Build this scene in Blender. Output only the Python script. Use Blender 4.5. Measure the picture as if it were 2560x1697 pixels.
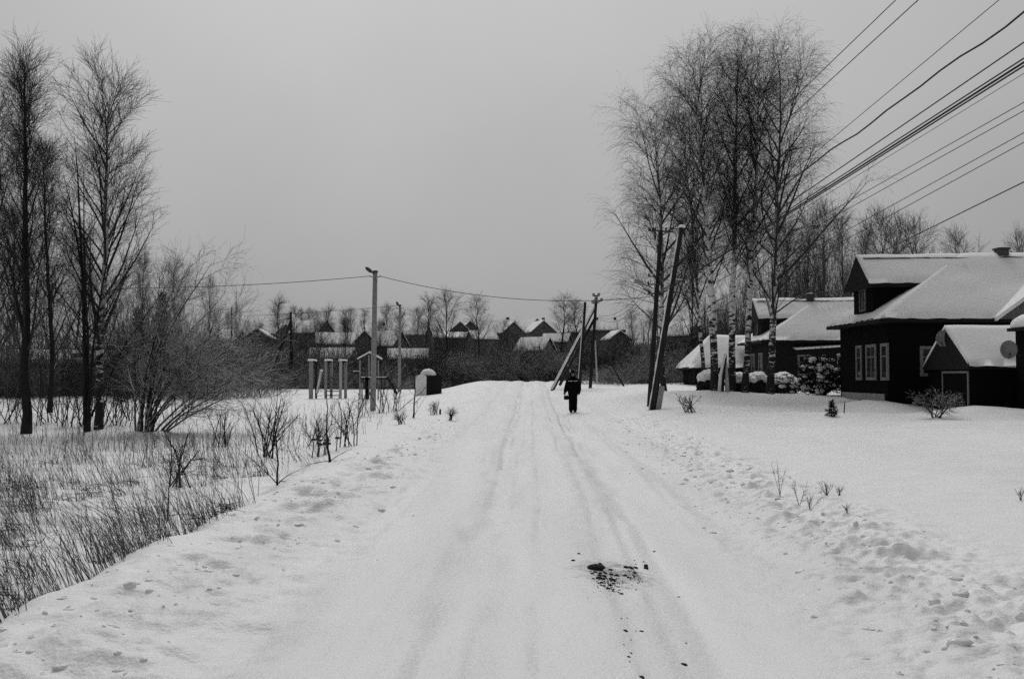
import bpy, bmesh, math, random
import numpy as np
from mathutils import Vector, Matrix

# ------------------------------------------------------------------ scene, camera, light
for o in list(bpy.data.objects):
    bpy.data.objects.remove(o)
scene = bpy.context.scene
C = scene.collection
CAM_H, FPX = 1.65, 2560 * 35.0 / 36.0
PITCH = math.atan(91.5 / FPX)
cam_data = bpy.data.cameras.new('camera')
cam_data.lens, cam_data.sensor_width, cam_data.clip_end = 35.0, 36.0, 3000.0
cam = bpy.data.objects.new('camera', cam_data)
C.objects.link(cam)
cam.location = (0, 0, CAM_H)
cam.rotation_euler = (math.pi / 2 + PITCH, 0, 0)
scene.camera = cam

SUN_EL, SUN_AZ = math.radians(51), math.radians(-5)       # a veiled sun ahead, high behind the cloud
world = bpy.data.worlds.new('World'); scene.world = world
world.use_nodes = True
nt = world.node_tree; nt.nodes.clear()
sky = nt.nodes.new('ShaderNodeTexSky'); sky.sky_type = 'NISHITA'; sky.sun_disc = False
sky.sun_elevation, sky.sun_rotation = SUN_EL, SUN_AZ
sky.dust_density, sky.air_density = 4.0, 1.0
tobw = nt.nodes.new('ShaderNodeRGBToBW')
nt.links.new(sky.outputs[0], tobw.inputs[0])
tc = nt.nodes.new('ShaderNodeTexCoord')
sunv = nt.nodes.new('ShaderNodeVectorMath'); sunv.operation = 'DOT_PRODUCT'
sunv.inputs[1].default_value = (math.sin(SUN_AZ) * math.cos(SUN_EL), math.cos(SUN_AZ) * math.cos(SUN_EL), math.sin(SUN_EL))
nt.links.new(tc.outputs['Generated'], sunv.inputs[0])
glow = nt.nodes.new('ShaderNodeMapRange'); glow.interpolation_type = 'LINEAR'
glow.inputs[1].default_value, glow.inputs[2].default_value = 0.48, 1.0
glow.inputs[3].default_value, glow.inputs[4].default_value = 3.4, 9.6
nt.links.new(sunv.outputs['Value'], glow.inputs[0])
cn = nt.nodes.new('ShaderNodeTexNoise'); cn.inputs['Scale'].default_value = 2.2; cn.inputs['Detail'].default_value = 5
nt.links.new(tc.outputs['Generated'], cn.inputs[0])
cm = nt.nodes.new('ShaderNodeMapRange')
cm.inputs[1].default_value, cm.inputs[2].default_value, cm.inputs[3].default_value, cm.inputs[4].default_value = .3, .7, .92, 1.08
nt.links.new(cn.outputs[0], cm.inputs[0])
ov = nt.nodes.new('ShaderNodeMath'); ov.operation = 'MULTIPLY'
nt.links.new(glow.outputs[0], ov.inputs[0]); nt.links.new(cm.outputs[0], ov.inputs[1])
mx = nt.nodes.new('ShaderNodeMix'); mx.data_type = 'FLOAT'; mx.inputs[0].default_value = 0.88   # mostly cloud
nt.links.new(tobw.outputs[0], mx.inputs[2]); nt.links.new(ov.outputs[0], mx.inputs[3])
bg = nt.nodes.new('ShaderNodeBackground'); bg.inputs['Strength'].default_value = 0.08
nt.links.new(mx.outputs[0], bg.inputs['Color'])
wo = nt.nodes.new('ShaderNodeOutputWorld'); nt.links.new(bg.outputs[0], wo.inputs[0])

sun_d = bpy.data.lights.new('sun', 'SUN'); sun_d.energy = 1.35; sun_d.angle = math.radians(30); sun_d.color = (1, 1, 1)
sun = bpy.data.objects.new('sun', sun_d); C.objects.link(sun)
sun.rotation_euler = Vector(sunv.inputs[1].default_value).to_track_quat('Z', 'Y').to_euler()
scene.view_settings.view_transform = 'Standard'
scene.view_settings.look = 'None'
scene.view_settings.exposure = -0.24
scene.view_settings.gamma = 1.0
scene.cycles.use_denoising = False
scene.cycles.use_adaptive_sampling = True
scene.cycles.adaptive_threshold = 0.025
scene.cycles.adaptive_min_samples = 16
scene.cycles.max_bounces = 6
scene.cycles.diffuse_bounces = 3
scene.cycles.volume_bounces = 0
scene.cycles.min_light_bounces = 3
scene.cycles.transparent_max_bounces = 4

rng = np.random.default_rng(7)
random.seed(7)

# ------------------------------------------------------------------ measuring helpers
def W(px, py, Y):
    """point at distance Y along the road seen at photo pixel (px, py)"""
    cx, cy = (px - 1280) / FPX, (848.5 - py) / FPX
    s, c = math.sin(PITCH), math.cos(PITCH)
    r = Vector((cx, c - cy * s, s + cy * c))
    r = r * (Y / r.y)
    return Vector((r.x, r.y, r.z + CAM_H))
def WX(px, Y): return (px - 1280) / FPX * Y * 1.0013
def WZ(py, Y): return W(1280, py, Y).z

def _hash(ix, iy, seed):
    n = (ix.astype(np.int64) * 374761393 + iy.astype(np.int64) * 668265263 + seed * 1442695041) & 0xFFFFFFFF
    n = ((n ^ (n >> 13)) * 1274126177) & 0xFFFFFFFF
    return ((n ^ (n >> 16)) & 0xFFFF) / 65535.0
def vnoise(x, y, seed=0):
    x = np.asarray(x, float); y = np.asarray(y, float)
    ix, iy = np.floor(x), np.floor(y)
    fx, fy = x - ix, y - iy
    fx = fx * fx * (3 - 2 * fx); fy = fy * fy * (3 - 2 * fy)
    a, b = _hash(ix, iy, seed), _hash(ix + 1, iy, seed)
    c, d = _hash(ix, iy + 1, seed), _hash(ix + 1, iy + 1, seed)
    return (a * (1 - fx) + b * fx) * (1 - fy) + (c * (1 - fx) + d * fx) * fy - 0.5
def fbm(x, y, octaves=4, seed=0):
    v, a = 0, 1.0
    for k in range(octaves):
        v = v + a * vnoise(x * 2 ** k + 17.3 * k, y * 2 ** k - 9.1 * k, seed + k); a *= .5
    return v
def sstep(a, b, x):
    t = np.clip((np.asarray(x, float) - a) / (b - a), 0, 1)
    return t * t * (3 - 2 * t)

_gy = np.arange(-60, 1500, 1.0)
def _prof(pts, w=4):
    xs, ys = zip(*pts)
    v = np.interp(_gy, xs, ys)
    k = np.exp(-0.5 * (np.arange(-12, 13) / w) ** 2); k /= k.sum()
    return np.convolve(np.pad(v, 12, mode='edge'), k, 'valid')
HILL = [(108, .3), (128, -.6), (150, .6), (180, 3.8), (215, 6.8), (250, 9.3), (300, 12.5), (360, 14), (1500, 16)]
_road = _prof([(-60, 0), (36, 0), (60, .60), (80, 1.22), (92, 1.28)] + HILL)
_left = _prof([(-60, -.55), (10, -.5), (20, -.32), (32, -.22), (45, .12), (60, .33), (75, .55), (90, .55)] + HILL)
_right = _prof([(-60, .12), (20, .12), (34, .14), (41, .32), (47, .7), (54, .78), (70, 1.1), (92, 1.25)] + HILL)
def rc(y): return 0.02 * np.clip(y, -60, 90)
def H(x, y, fine=True):
    x = np.asarray(x, float); y = np.asarray(y, float)
    u = x - rc(y)
    B, L, R = np.interp(y, _gy, _road), np.interp(y, _gy, _left), np.interp(y, _gy, _right)
    far = sstep(14, 44, y)
    edge = -3.55 - 0.22 * vnoise(y * .9, y * 0, 3) - 0.22 * vnoise(y * 2.3, y * 0 + 5, 4) - 0.5 * sstep(9, 30, y)
    wl = sstep(0, 1, (edge - u) / (1.0 + 3.0 * far))
    wr = sstep(2.6, 7.5, u)
    z = B + (L - B) * wl + (R - B) * wr
    near = 1 - sstep(30, 90, y)
    z = z + 0.05 * np.exp(-((u - edge - .25) / .35) ** 2) * (1 - far)            # lip of the left bank
    z = z + 0.09 * fbm(x / 3.1, y / 3.1, 3, 11) * (wl + wr) * (0.5 + near)
    z = z + 0.5 * fbm(x / 14., y / 14., 3, 5) * sstep(120, 170, y)
    # ruts of the road
    onroad = np.clip(1 - np.abs(u - .1) / 3.1, 0, 1) ** .35
    wob = 0.12 * vnoise(y * .22, y * 0 + 2, 21)
    ruts = 0
    for c, d, w in ((-.5, .075, .30), (1.2, .10, .33), (-1.85, .05, .28), (.1, .02, .16), (.72, .02, .13), (2.1, .03, .2)):
        ruts = ruts - d * np.exp(-((u - c - wob) / w) ** 2)
    for c, w2, d2, sd in ((-.62, .045, .016, 1), (-.4, .04, .013, 1), (1.08, .045, .02, 2), (1.33, .05, .018, 2), (-1.95, .05, .014, 3), (-1.7, .04, .012, 3), (.15, .045, .012, 4), (.62, .04, .010, 5), (-.95, .05, .010, 6), (1.75, .045, .012, 7)):
        wb = wob + .10 * vnoise(y * .16 + sd * 9.7, y * 0 + sd, 60 + sd) + .25 * vnoise(y * .05 + sd, y * 0, 70 + sd)
        q_ = u - c - wb
        z = z + (-d2 * np.exp(-(q_ / w2) ** 2) + .5 * d2 * np.exp(-((np.abs(q_) - 2.2 * w2) / w2) ** 2)) * .75 * onroad * np.clip(.5 + 2.2 * vnoise(y * .35, y * 0 + 3 * sd, 80 + sd), 0, 1.3)
    z = z + 1.4 * ruts * onroad * (.75 + .9 * (vnoise(x / .5, y / .9, 23) + .3))
    for mx_, my_, mr_, mh_ in ((11.4, 35.2, 1.0, .12), (16.6, 35.9, 1.2, .28), (15.0, 41.5, 1.3, .3), (15.2, 39.6, 1.0, .2), (9.5, 50.0, 2.0, .15), (13.5, 47.5, 1.6, .18), (18.2, 35.2, 1.4, .2), (7.6, 39.5, 1.6, .12), (4.7, 37.5, 1.0, .12)):
        z = z + mh_ * np.exp(-(((x - mx_) ** 2 + (y - my_) ** 2) / mr_ ** 2))
    z = z + .16 * fbm(x / 5.5, y / 2.6, 3, 14) * wr * near
    if fine:
        nr = 1 - sstep(14, 40, y)
        berm_r = np.exp(-((u - 2.95 - .02 * y) / .95) ** 2)
        berm_l = np.exp(-((u + 2.55 + .012 * y) / .9) ** 2)
        lump = np.maximum(vnoise(x / .17, y / .19, 31), 0) * .5 + np.maximum(vnoise(x / .34, y / .3, 32), -.1) + .4 * vnoise(x / .08, y / .08, 33)
        lump2 = fbm(x / .62, y / .5, 3, 41)
        z = z + .05 * (.55 + .45 * vnoise(x / 1.3, y / 1.6, 36) * 2) * berm_r + .18 * lump * berm_r * (.35 + .65 * nr)
        z = z + .22 * lump2 * berm_l * (.4 + .6 * nr) + .075 * lump * berm_l * (.4 + 1.2 * (vnoise(x / 1.1, y / 1.4, 37) + .25))
        z = z + .020 * fbm(x / .21, y / .6, 3, 51) * onroad + .018 * fbm(x / .35, y / .35, 3, 52) * (wr + wl)
        z = z + .24 * np.maximum(fbm(x / .8, y / .7, 3, 61), 0) * wl * (1 - sstep(16, 34, y))
    return z
def Hf(x, y): return float(H(x, y))
def on(px, Y, dz=0.0):
    x = WX(px, Y); return Vector((x, Y, Hf(x, Y) + dz))

# ------------------------------------------------------------------ materials (the film is black and white: all greys)
MATS = {}
def mat(name, v, rough=.8, var=.25, scale=6.0, bump=0.0, bscale=40.0, spec=.25, stretch=(1, 1, 1), coord='Object', bflat=False):
    m = bpy.data.materials.new(name); m.use_nodes = True
    t = m.node_tree; b = t.nodes['Principled BSDF']
    b.inputs['Roughness'].default_value = rough; b.inputs['Specular IOR Level'].default_value = spec
    tx = t.nodes.new('ShaderNodeTexCoord'); mp = t.nodes.new('ShaderNodeMapping'); mp.inputs['Scale'].default_value = stretch
    t.links.new(tx.outputs[coord], mp.inputs[0])
    n = t.nodes.new('ShaderNodeTexNoise'); n.inputs['Scale'].default_value = scale; n.inputs['Detail'].default_value = 5
    t.links.new(mp.outputs[0], n.inputs[0])
    r = t.nodes.new('ShaderNodeMapRange')
    r.inputs[1].default_value, r.inputs[2].default_value = .3, .7
    r.inputs[3].default_value, r.inputs[4].default_value = v * (1 - var), v * (1 + var)
    t.links.new(n.outputs[0], r.inputs[0]); t.links.new(r.outputs[0], b.inputs['Base Color'])
    if bump:
        n2 = t.nodes.new('ShaderNodeTexNoise'); n2.inputs['Scale'].default_value = bscale; n2.inputs['Detail'].default_value = 6
        t.links.new((tx.outputs[coord] if bflat else mp.outputs[0]), n2.inputs[0])
        bp = t.nodes.new('ShaderNodeBump'); bp.inputs['Strength'].default_value = 1; bp.inputs['Distance'].default_value = bump
        t.links.new(n2.outputs[0], bp.inputs['Height']); t.links.new(bp.outputs[0], b.inputs['Normal'])
    MATS[name] = m
    return m
mat('snow', .84, .55, .03, 3, .012, 22, .3)
mat('snow_road', .78, .5, .07, 1.3, .012, 26, .35, (1.3, .12, 1), bflat=True)
def road_stain(cx, cy):
    # sand and dirt rubbed into the snow round the bare patch
    t = MATS['snow_road'].node_tree; b = t.nodes['Principled BSDF']; src = b.inputs['Base Color'].links[0].from_socket
    tx = t.nodes.new('ShaderNodeTexCoord'); mp = t.nodes.new('ShaderNodeMapping'); mp.inputs['Location'].default_value = (-cx * 1.7, -cy * 1.1, 0); mp.inputs['Scale'].default_value = (1.7, 1.1, 0)
    t.links.new(tx.outputs['Object'], mp.inputs[0])
    ln = t.nodes.new('ShaderNodeVectorMath'); ln.operation = 'LENGTH'; t.links.new(mp.outputs[0], ln.inputs[0])
    n = t.nodes.new('ShaderNodeTexNoise'); n.inputs['Scale'].default_value = 9; n.inputs['Detail'].default_value = 7; n.inputs['Roughness'].default_value = .7
    t.links.new(tx.outputs['Object'], n.inputs[0])
    ma = t.nodes.new('ShaderNodeMath'); ma.operation = 'MULTIPLY_ADD'; ma.inputs[1].default_value = 2.2; t.links.new(n.outputs[0], ma.inputs[0]); t.links.new(ln.outputs['Value'], ma.inputs[2])
    r = t.nodes.new('ShaderNodeMapRange'); r.inputs[1].default_value, r.inputs[2].default_value, r.inputs[3].default_value, r.inputs[4].default_value = 1.05, 1.75, .32, 1.0
    t.links.new(ma.outputs[0], r.inputs[0])
    mu = t.nodes.new('ShaderNodeMath'); mu.operation = 'MULTIPLY'; t.links.new(src, mu.inputs[0]); t.links.new(r.outputs[0], mu.inputs[1])
    t.links.new(mu.outputs[0], b.inputs['Base Color'])
road_stain(.86, 8.6)
mat('snow_cap', .86, .6, .02, 4, .02, 12, .25)
mat('twig', .025, .9, .3, 3)
mat('twig_far', .06, .9, .3, .6)  # distant twigs: haze put into the colour as a lighter grey
mat('bark_dark', .022, .95, .4, 9, .01, 30, .1, (1, 1, .3))
mat('weed', .12, .9, .5, 5)
mat('weed_dark', .05, .9, .5, 5)
mat('wall_dark', .007, .9, .3, 4, .01, 30, .04, (1, 1, 6))
mat('wall_mid', .02, .9, .3, 4, .01, 30, .05, (1, 1, 6))
mat('wall_far', .10, .9, .35, 1.2)  # cottage walls lightened to stand in for haze over the distance
mat('wall_grey', .14, .85, .3, 5, .006, 25, .1, (8, 8, .5))
mat('roof_dark', .008, .85, .3, 5)
mat('trim', .2, .7, .2, 12)
mat('plinth', .3, .85, .2, 5)
mat('wood_pole', .03, .9, .4, 10, .006, 40, .1, (1, 1, .1))
mat('concrete', .3, .9, .2, 9, .004, 50, .15)
mat('concrete_pale', .5, .9, .2, 9, .004, 50, .15)
mat('paint_pale', .8, .7, .12, 7)
mat('metal_dark', .03, .5, .2, 10, spec=.5)
mat('dish_grey', .2, .5, .15, 6)
mat('stone', .03, .9, .4, 30, .006, 60)
mat('leaf_dark', .02, .9, .4, 6)
mat('cloth_black', .006, .95, .3, 20, .004, 60, .03)
mat('cloth_dark', .012, .95, .3, 20, .004, 60, .03)
mat('skin', .17, .6, .08, 20)
mat('reflective', .62, .4, .05, 20)
mat('wire', .02, .7, .1, 5)
mat('brick', .08, .9, .35, 14)
g = mat('glass', .012, .08, .1, 3, spec=.35)

def birch_mat():
    m = bpy.data.materials.new('birch_bark'); m.use_nodes = True
    t = m.node_tree; b = t.nodes['Principled BSDF']; b.inputs['Roughness'].default_value = .8
    b.inputs['Specular IOR Level'].default_value = .15
    tx = t.nodes.new('ShaderNodeTexCoord'); mp = t.nodes.new('ShaderNodeMapping'); mp.inputs['Scale'].default_value = (2.2, 2.2, 5.5)
    t.links.new(tx.outputs['Object'], mp.inputs[0])
    n = t.nodes.new('ShaderNodeTexNoise'); n.inputs['Scale'].default_value = 1.15; n.inputs['Detail'].default_value = 6; n.inputs['Roughness'].default_value = .62
    t.links.new(mp.outputs[0], n.inputs[0])
    sx = t.nodes.new('ShaderNodeSeparateXYZ'); t.links.new(tx.outputs['Object'], sx.inputs[0])
    hr = t.nodes.new('ShaderNodeMapRange')        # rough dark bark at the foot, paper bark above
    hr.inputs[1].default_value, hr.inputs[2].default_value, hr.inputs[3].default_value, hr.inputs[4].default_value = 0, 5.0, .16, -.06
    t.links.new(sx.outputs[2], hr.inputs[0])
    ad = t.nodes.new('ShaderNodeMath'); ad.operation = 'ADD'
    t.links.new(n.outputs[0], ad.inputs[0]); t.links.new(hr.outputs[0], ad.inputs[1])
    cr = t.nodes.new('ShaderNodeValToRGB')
    cr.color_ramp.elements[0].position, cr.color_ramp.elements[0].color = .47, (.72, .72, .72, 1)
    cr.color_ramp.elements[1].position, cr.color_ramp.elements[1].color = .54, (.025, .03, .03, 1)
    t.links.new(ad.outputs[0], cr.inputs[0]); t.links.new(cr.outputs[0], b.inputs['Base Color'])
    bp = t.nodes.new('ShaderNodeBump'); bp.inputs['Distance'].default_value = .03
    t.links.new(n.outputs[0], bp.inputs['Height']); t.links.new(bp.outputs[0], b.inputs['Normal'])
    MATS['birch'] = m
birch_mat()
def snowy_mat(name, dark, lo=.45, hi=.7):
    """bark with fresh snow lying on whatever faces upwards"""
    m = bpy.data.materials.new(name); m.use_nodes = True
    t = m.node_tree; b = t.nodes['Principled BSDF']; b.inputs['Roughness'].default_value = .8
    b.inputs['Specular IOR Level'].default_value = .15
    ge = t.nodes.new('ShaderNodeNewGeometry'); sx = t.nodes.new('ShaderNodeSeparateXYZ'); t.links.new(ge.outputs['Normal'], sx.inputs[0])
    n = t.nodes.new('ShaderNodeTexNoise'); n.inputs['Scale'].default_value = 7
    tx = t.nodes.new('ShaderNodeTexCoord'); t.links.new(tx.outputs['Object'], n.inputs[0])
    ad = t.nodes.new('ShaderNodeMath'); ad.operation = 'MULTIPLY_ADD'; ad.inputs[1].default_value = .9; ad.inputs[2].default_value = -.45
    t.links.new(n.outputs[0], ad.inputs[0])
    a2 = t.nodes.new('ShaderNodeMath'); a2.operation = 'ADD'; t.links.new(sx.outputs[2], a2.inputs[0]); t.links.new(ad.outputs[0], a2.inputs[1])
    r = t.nodes.new('ShaderNodeMapRange'); r.inputs[1].default_value, r.inputs[2].default_value = lo, hi
    r.inputs[3].default_value, r.inputs[4].default_value = dark, .8
    t.links.new(a2.outputs[0], r.inputs[0]); t.links.new(r.outputs[0], b.inputs['Base Color'])
    MATS[name] = m
snowy_mat('snowy_bark', .022, .3, .6)
snowy_mat('snowy_bough', .05, .3, .6)
snowy_mat('snowy_shrub', .022, -.05, .4)
snowy_mat('snowy_leaf', .03, .25, .6)
snowy_mat('twig_frost', .13, .42, .95)

# ------------------------------------------------------------------ object helpers
def tag(o, label=None, cat=None, group=None, kind=None):
    if label: o['label'] = label
    if cat: o['category'] = cat
    if group: o['group'] = group
    if kind: o['kind'] = kind
    return o
def thing(name, label, cat, loc=(0, 0, 0), rz=0.0, group=None, kind=None):
    o = bpy.data.objects.new(name, None); C.objects.link(o)
    o.location = loc; o.rotation_euler = (0, 0, rz); o.empty_display_size = .2
    return tag(o, label, cat, group, kind)
def link(name, mesh, m, parent=None):
    o = bpy.data.objects.new(name, mesh); C.objects.link(o)
    if m is not None and len(mesh.materials) == 0: mesh.materials.append(MATS[m])
    if parent is not None: o.parent = parent
    return o
def np_mesh(name, V, F, smooth=True):
    me = bpy.data.meshes.new(name)
    V = np.ascontiguousarray(V, dtype=np.float32); F = np.ascontiguousarray(F, dtype=np.int32)
    k = F.shape[1]
    me.vertices.add(len(V)); me.vertices.foreach_set('co', V.ravel())
    me.loops.add(F.size); me.loops.foreach_set('vertex_index', F.ravel())
    me.polygons.add(len(F))
    me.polygons.foreach_set('loop_start', np.arange(0, F.size, k, dtype=np.int32))
    me.polygons.foreach_set('loop_total', np.full(len(F), k, dtype=np.int32))
    me.update(calc_edges=True)
    if smooth: me.shade_smooth()
    return me
def tubes(P, R, s):
    m, n = P.shape[:2]
    t = np.gradient(P, axis=1); t /= np.linalg.norm(t, axis=2, keepdims=True) + 1e-9
    mt = t.mean(axis=1)
    ref = np.where(np.abs(mt[:, 2:3]) < .8, np.array([[0, 0, 1.]]), np.array([[1., 0, 0]]))[:, None, :]
    u = np.cross(t, ref); u /= np.linalg.norm(u, axis=2, keepdims=True) + 1e-9
    v = np.cross(t, u)
    a = np.arange(s) / s * 2 * np.pi
    V = P[:, :, None, :] + R[:, :, None, None] * (np.cos(a)[None, None, :, None] * u[:, :, None, :] + np.sin(a)[None, None, :, None] * v[:, :, None, :])
    i = np.arange(m)[:, None, None]; j = np.arange(n - 1)[None, :, None]; k = np.arange(s)[None, None, :]
    b = (i * n + j) * s
    F = np.stack([b + k, b + (k + 1) % s, b + s + (k + 1) % s, b + s + k], -1).reshape(-1, 4)
    return V.reshape(-1, 3), F
def join(parts):
    Vs, Fs, o = [], [], 0
    for V, F in parts:
        Vs.append(V); Fs.append(F + o); o += len(V)
    return np.concatenate(Vs), np.concatenate(Fs)
def nrm(v): return v / (np.linalg.norm(v, axis=-1, keepdims=True) + 1e-9)
def grow(P, R, cnt, t0, t1, length, ang, n, thick, trop, jit, g, rmin, angvar=.25):
    """cnt side shoots on each polyline of P; trop > 0 bends them up, < 0 lets them hang"""
    m, np_ = P.shape[:2]
    t = t0 + (t1 - t0) * (np.arange(cnt)[None, :] + g.random((m, cnt))) / cnt
    f = np.clip(t * (np_ - 1), 0, np_ - 1.001); i0 = f.astype(int); fr = (f - i0)[..., None]
    rows = np.arange(m)[:, None]
    p = P[rows, i0] * (1 - fr) + P[rows, i0 + 1] * fr
    r = R[rows, i0] * (1 - fr[..., 0]) + R[rows, i0 + 1] * fr[..., 0]
    tan = nrm(P[rows, i0 + 1] - P[rows, i0])
    az = (np.arange(cnt)[None, :] * 2.39996 + g.random((m, 1)) * 6.28 + g.normal(0, .5, (m, cnt)))[..., None]
    ref = np.where(np.abs(tan[..., 2:3]) < .9, np.array([0, 0, 1.]), np.array([1., 0, 0]))
    a = nrm(np.cross(tan, ref)); b = np.cross(tan, a)
    perp = np.cos(az) * a + np.sin(az) * b
    an = (ang * (1 + g.normal(0, angvar, (m, cnt))))[..., None]
    d = nrm(np.cos(an) * tan + np.sin(an) * perp)
    L = length(t) if callable(length) else np.full_like(t, length)
    L = L * np.clip(1 + g.normal(0, .25, (m, cnt)), .4, 1.7)
    out = [p]; q = p.copy()
    for k in range(n - 1):
        q = q + d * (L / (n - 1))[..., None]; out.append(q.copy())
        d = nrm(d + np.array([0, 0, 1.]) * (trop * (.5 + k / n)) + g.normal(0, jit, d.shape))
    Q = np.stack(out, 2).reshape(m * cnt, n, 3)
    r0 = np.minimum(r * .75, np.maximum(thick * L, rmin)).reshape(-1)
    RR = np.maximum(r0[:, None] * (1 - np.linspace(0, 1, n)[None, :]) ** .8, rmin * np.linspace(1, .5, n)[None, :])
    return Q, RR

class MB:
    """collects boxes, rods, lofts; build() links them as one mesh object"""
    def __init__(s): s.v, s.f = [], []
    def add(s, vs, fs):
        o = len(s.v); s.v += [tuple(p) for p in vs]; s.f += [tuple(i + o for i in q) for q in fs]; return s
    def box(s, x0, x1, y0, y1, z0, z1, M=None):
        vs = [Vector(p) for p in ((x0, y0, z0), (x1, y0, z0), (x1, y1, z0), (x0, y1, z0), (x0, y0, z1), (x1, y0, z1), (x1, y1, z1), (x0, y1, z1))]
        if M is not None: vs = [M @ p for p in vs]
        return s.add(vs, [(0, 3, 2, 1), (4, 5, 6, 7), (0, 1, 5, 4), (1, 2, 6, 5), (2, 3, 7, 6), (3, 0, 4, 7)])
    def rod(s, a, b, r0, r1=None, k=10):
        return s.chain([a, b], [r0, r0 if r1 is None else r1], k)
    def chain(s, pts, rs, k=8, sy=1.0):
        pts = [Vector(p) for p in pts]; vs, fs = [], []
        n = len(pts); ref = None
        for i, p in enumerate(pts):
            t = (pts[min(i + 1, n - 1)] - pts[max(i - 1, 0)]).normalized()
            if ref is None: ref = Vector((0, 1, 0)) if abs(t.y) < .9 else Vector((1, 0, 0))
            u = t.cross(ref).normalized(); v = t.cross(u)
            for j in range(k):
                a = 2 * math.pi * j / k
                vs.append(p + rs[i] * (math.cos(a) * u + math.sin(a) * v * sy))
        for i in range(n - 1):
            for j in range(k):
                fs.append((i * k + j, i * k + (j + 1) % k, (i + 1) * k + (j + 1) % k, (i + 1) * k + j))
        fs.append(tuple(range(k))[::-1]); fs.append(tuple((n - 1) * k + j for j in range(k)))
        return s.add(vs, fs)
    def ell(s, c, r, nu=14, nv=9, zmin=-1.0, lump=0.0, seed=0):
        c = Vector(c); vs, fs = [], []
        for i in range(nv + 1):
            ph = math.acos(1 - (1 - max(zmin, -.9999)) * i / nv) if zmin > -1 else math.pi * i / nv
            for j in range(nu):
                th = 2 * math.pi * j / nu
                d = Vector((math.sin(ph) * math.cos(th), math.sin(ph) * math.sin(th), math.cos(ph)))
                k = 1 + lump * 2 * float(fbm(d.x * 1.7 + seed * 3.1 + 40 + d.z, d.y * 1.7 + seed * 7.7 - d.z * 1.3, 3, seed))
                vs.append(c + Vector((d.x * r[0], d.y * r[1], d.z * r[2])) * k)
        for i in range(nv):
            for j in range(nu):
                fs.append((i * nu + j, (i + 1) * nu + j, (i + 1) * nu + (j + 1) % nu, i * nu + (j + 1) % nu))
        fs.append(tuple(nv * nu + j for j in range(nu))[::-1]) if zmin > -1 else None
        return s.add(vs, fs)
    def mesh(s, name, smooth=False):
        me = bpy.data.meshes.new(name); me.from_pydata(s.v, [], s.f); me.update()
        bm = bmesh.new(); bm.from_mesh(me)
        bmesh.ops.remove_doubles(bm, verts=bm.verts, dist=1e-5)
        bmesh.ops.recalc_face_normals(bm, faces=bm.faces); bm.to_mesh(me); bm.free()
        if smooth: me.shade_smooth()
        return me
    def build(s, name, m, parent=None, smooth=False, bevel=0.0):
        o = link(name, s.mesh(name, smooth), m, parent)
        if bevel:
            b = o.modifiers.new('bevel', 'BEVEL'); b.width = bevel; b.segments = 3; b.limit_method = 'ANGLE'; b.harden_normals = False
            o.data.shade_smooth()
        return o
def remesh(mb, name, m, parent, vox, smooth=4, local=None):
    me = mb.mesh(name); tmp = bpy.data.objects.new('tmp', me); C.objects.link(tmp)
    r = tmp.modifiers.new('r', 'REMESH'); r.mode = 'VOXEL'; r.voxel_size = vox; r.use_smooth_shade = True
    sm = tmp.modifiers.new('s', 'SMOOTH'); sm.iterations = smooth; sm.factor = .5
    dg = bpy.context.evaluated_depsgraph_get(); dg.update()
    out = bpy.data.meshes.new_from_object(tmp.evaluated_get(dg)); out.name = name
    bpy.data.objects.remove(tmp); bpy.data.meshes.remove(me)
    out.shade_smooth(); out.materials.clear()
    return link(name, out, m, parent)

# ------------------------------------------------------------------ the ground: one sheet, the road its middle strip
def axis(parts):
    a = [np.arange(s, e, d) for s, e, d in parts]
    return np.concatenate(a)
uu = np.unique(np.round(np.concatenate([
    -np.geomspace(5.2, 700, 110)[::-1], np.arange(-5.2, 5.2, .034), np.geomspace(5.2, 700, 110)]), 4))
yy = np.concatenate([np.linspace(-40, 3.4, 40), np.arange(3.5, 12, .034), np.geomspace(12, 60, 330), np.geomspace(60.4, 1400, 120)])
i_l = int(np.argmin(np.abs(uu + 3.1))); i_r = int(np.argmin(np.abs(uu - 3.1)))
U, Y = np.meshgrid(uu, yy)
X = U + rc(Y)
Z = H(X, Y)
e = .03
NX = -(H(X + e, Y) - H(X - e, Y)) / (2 * e); NY = -(H(X, Y + e) - H(X, Y - e)) / (2 * e)
NN = nrm(np.stack([NX, NY, np.ones_like(NX)], -1))
VV = np.stack([X, Y, Z], -1)
ny, nx = U.shape
def sheet(name, c0, c1, m):
    cols = np.arange(c0, c1 + 1); w = len(cols)
    V = VV[:, cols].reshape(-1, 3); N = NN[:, cols].reshape(-1, 3)
    jj, ii = np.meshgrid(np.arange(ny - 1), np.arange(w - 1), indexing='ij'); b = (jj * w + ii).ravel()
    me = np_mesh(name, V, np.stack([b, b + 1, b + w + 1, b + w], -1))
    me.normals_split_custom_set_from_vertices([tuple(n) for n in N])
    return V, N, me
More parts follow.
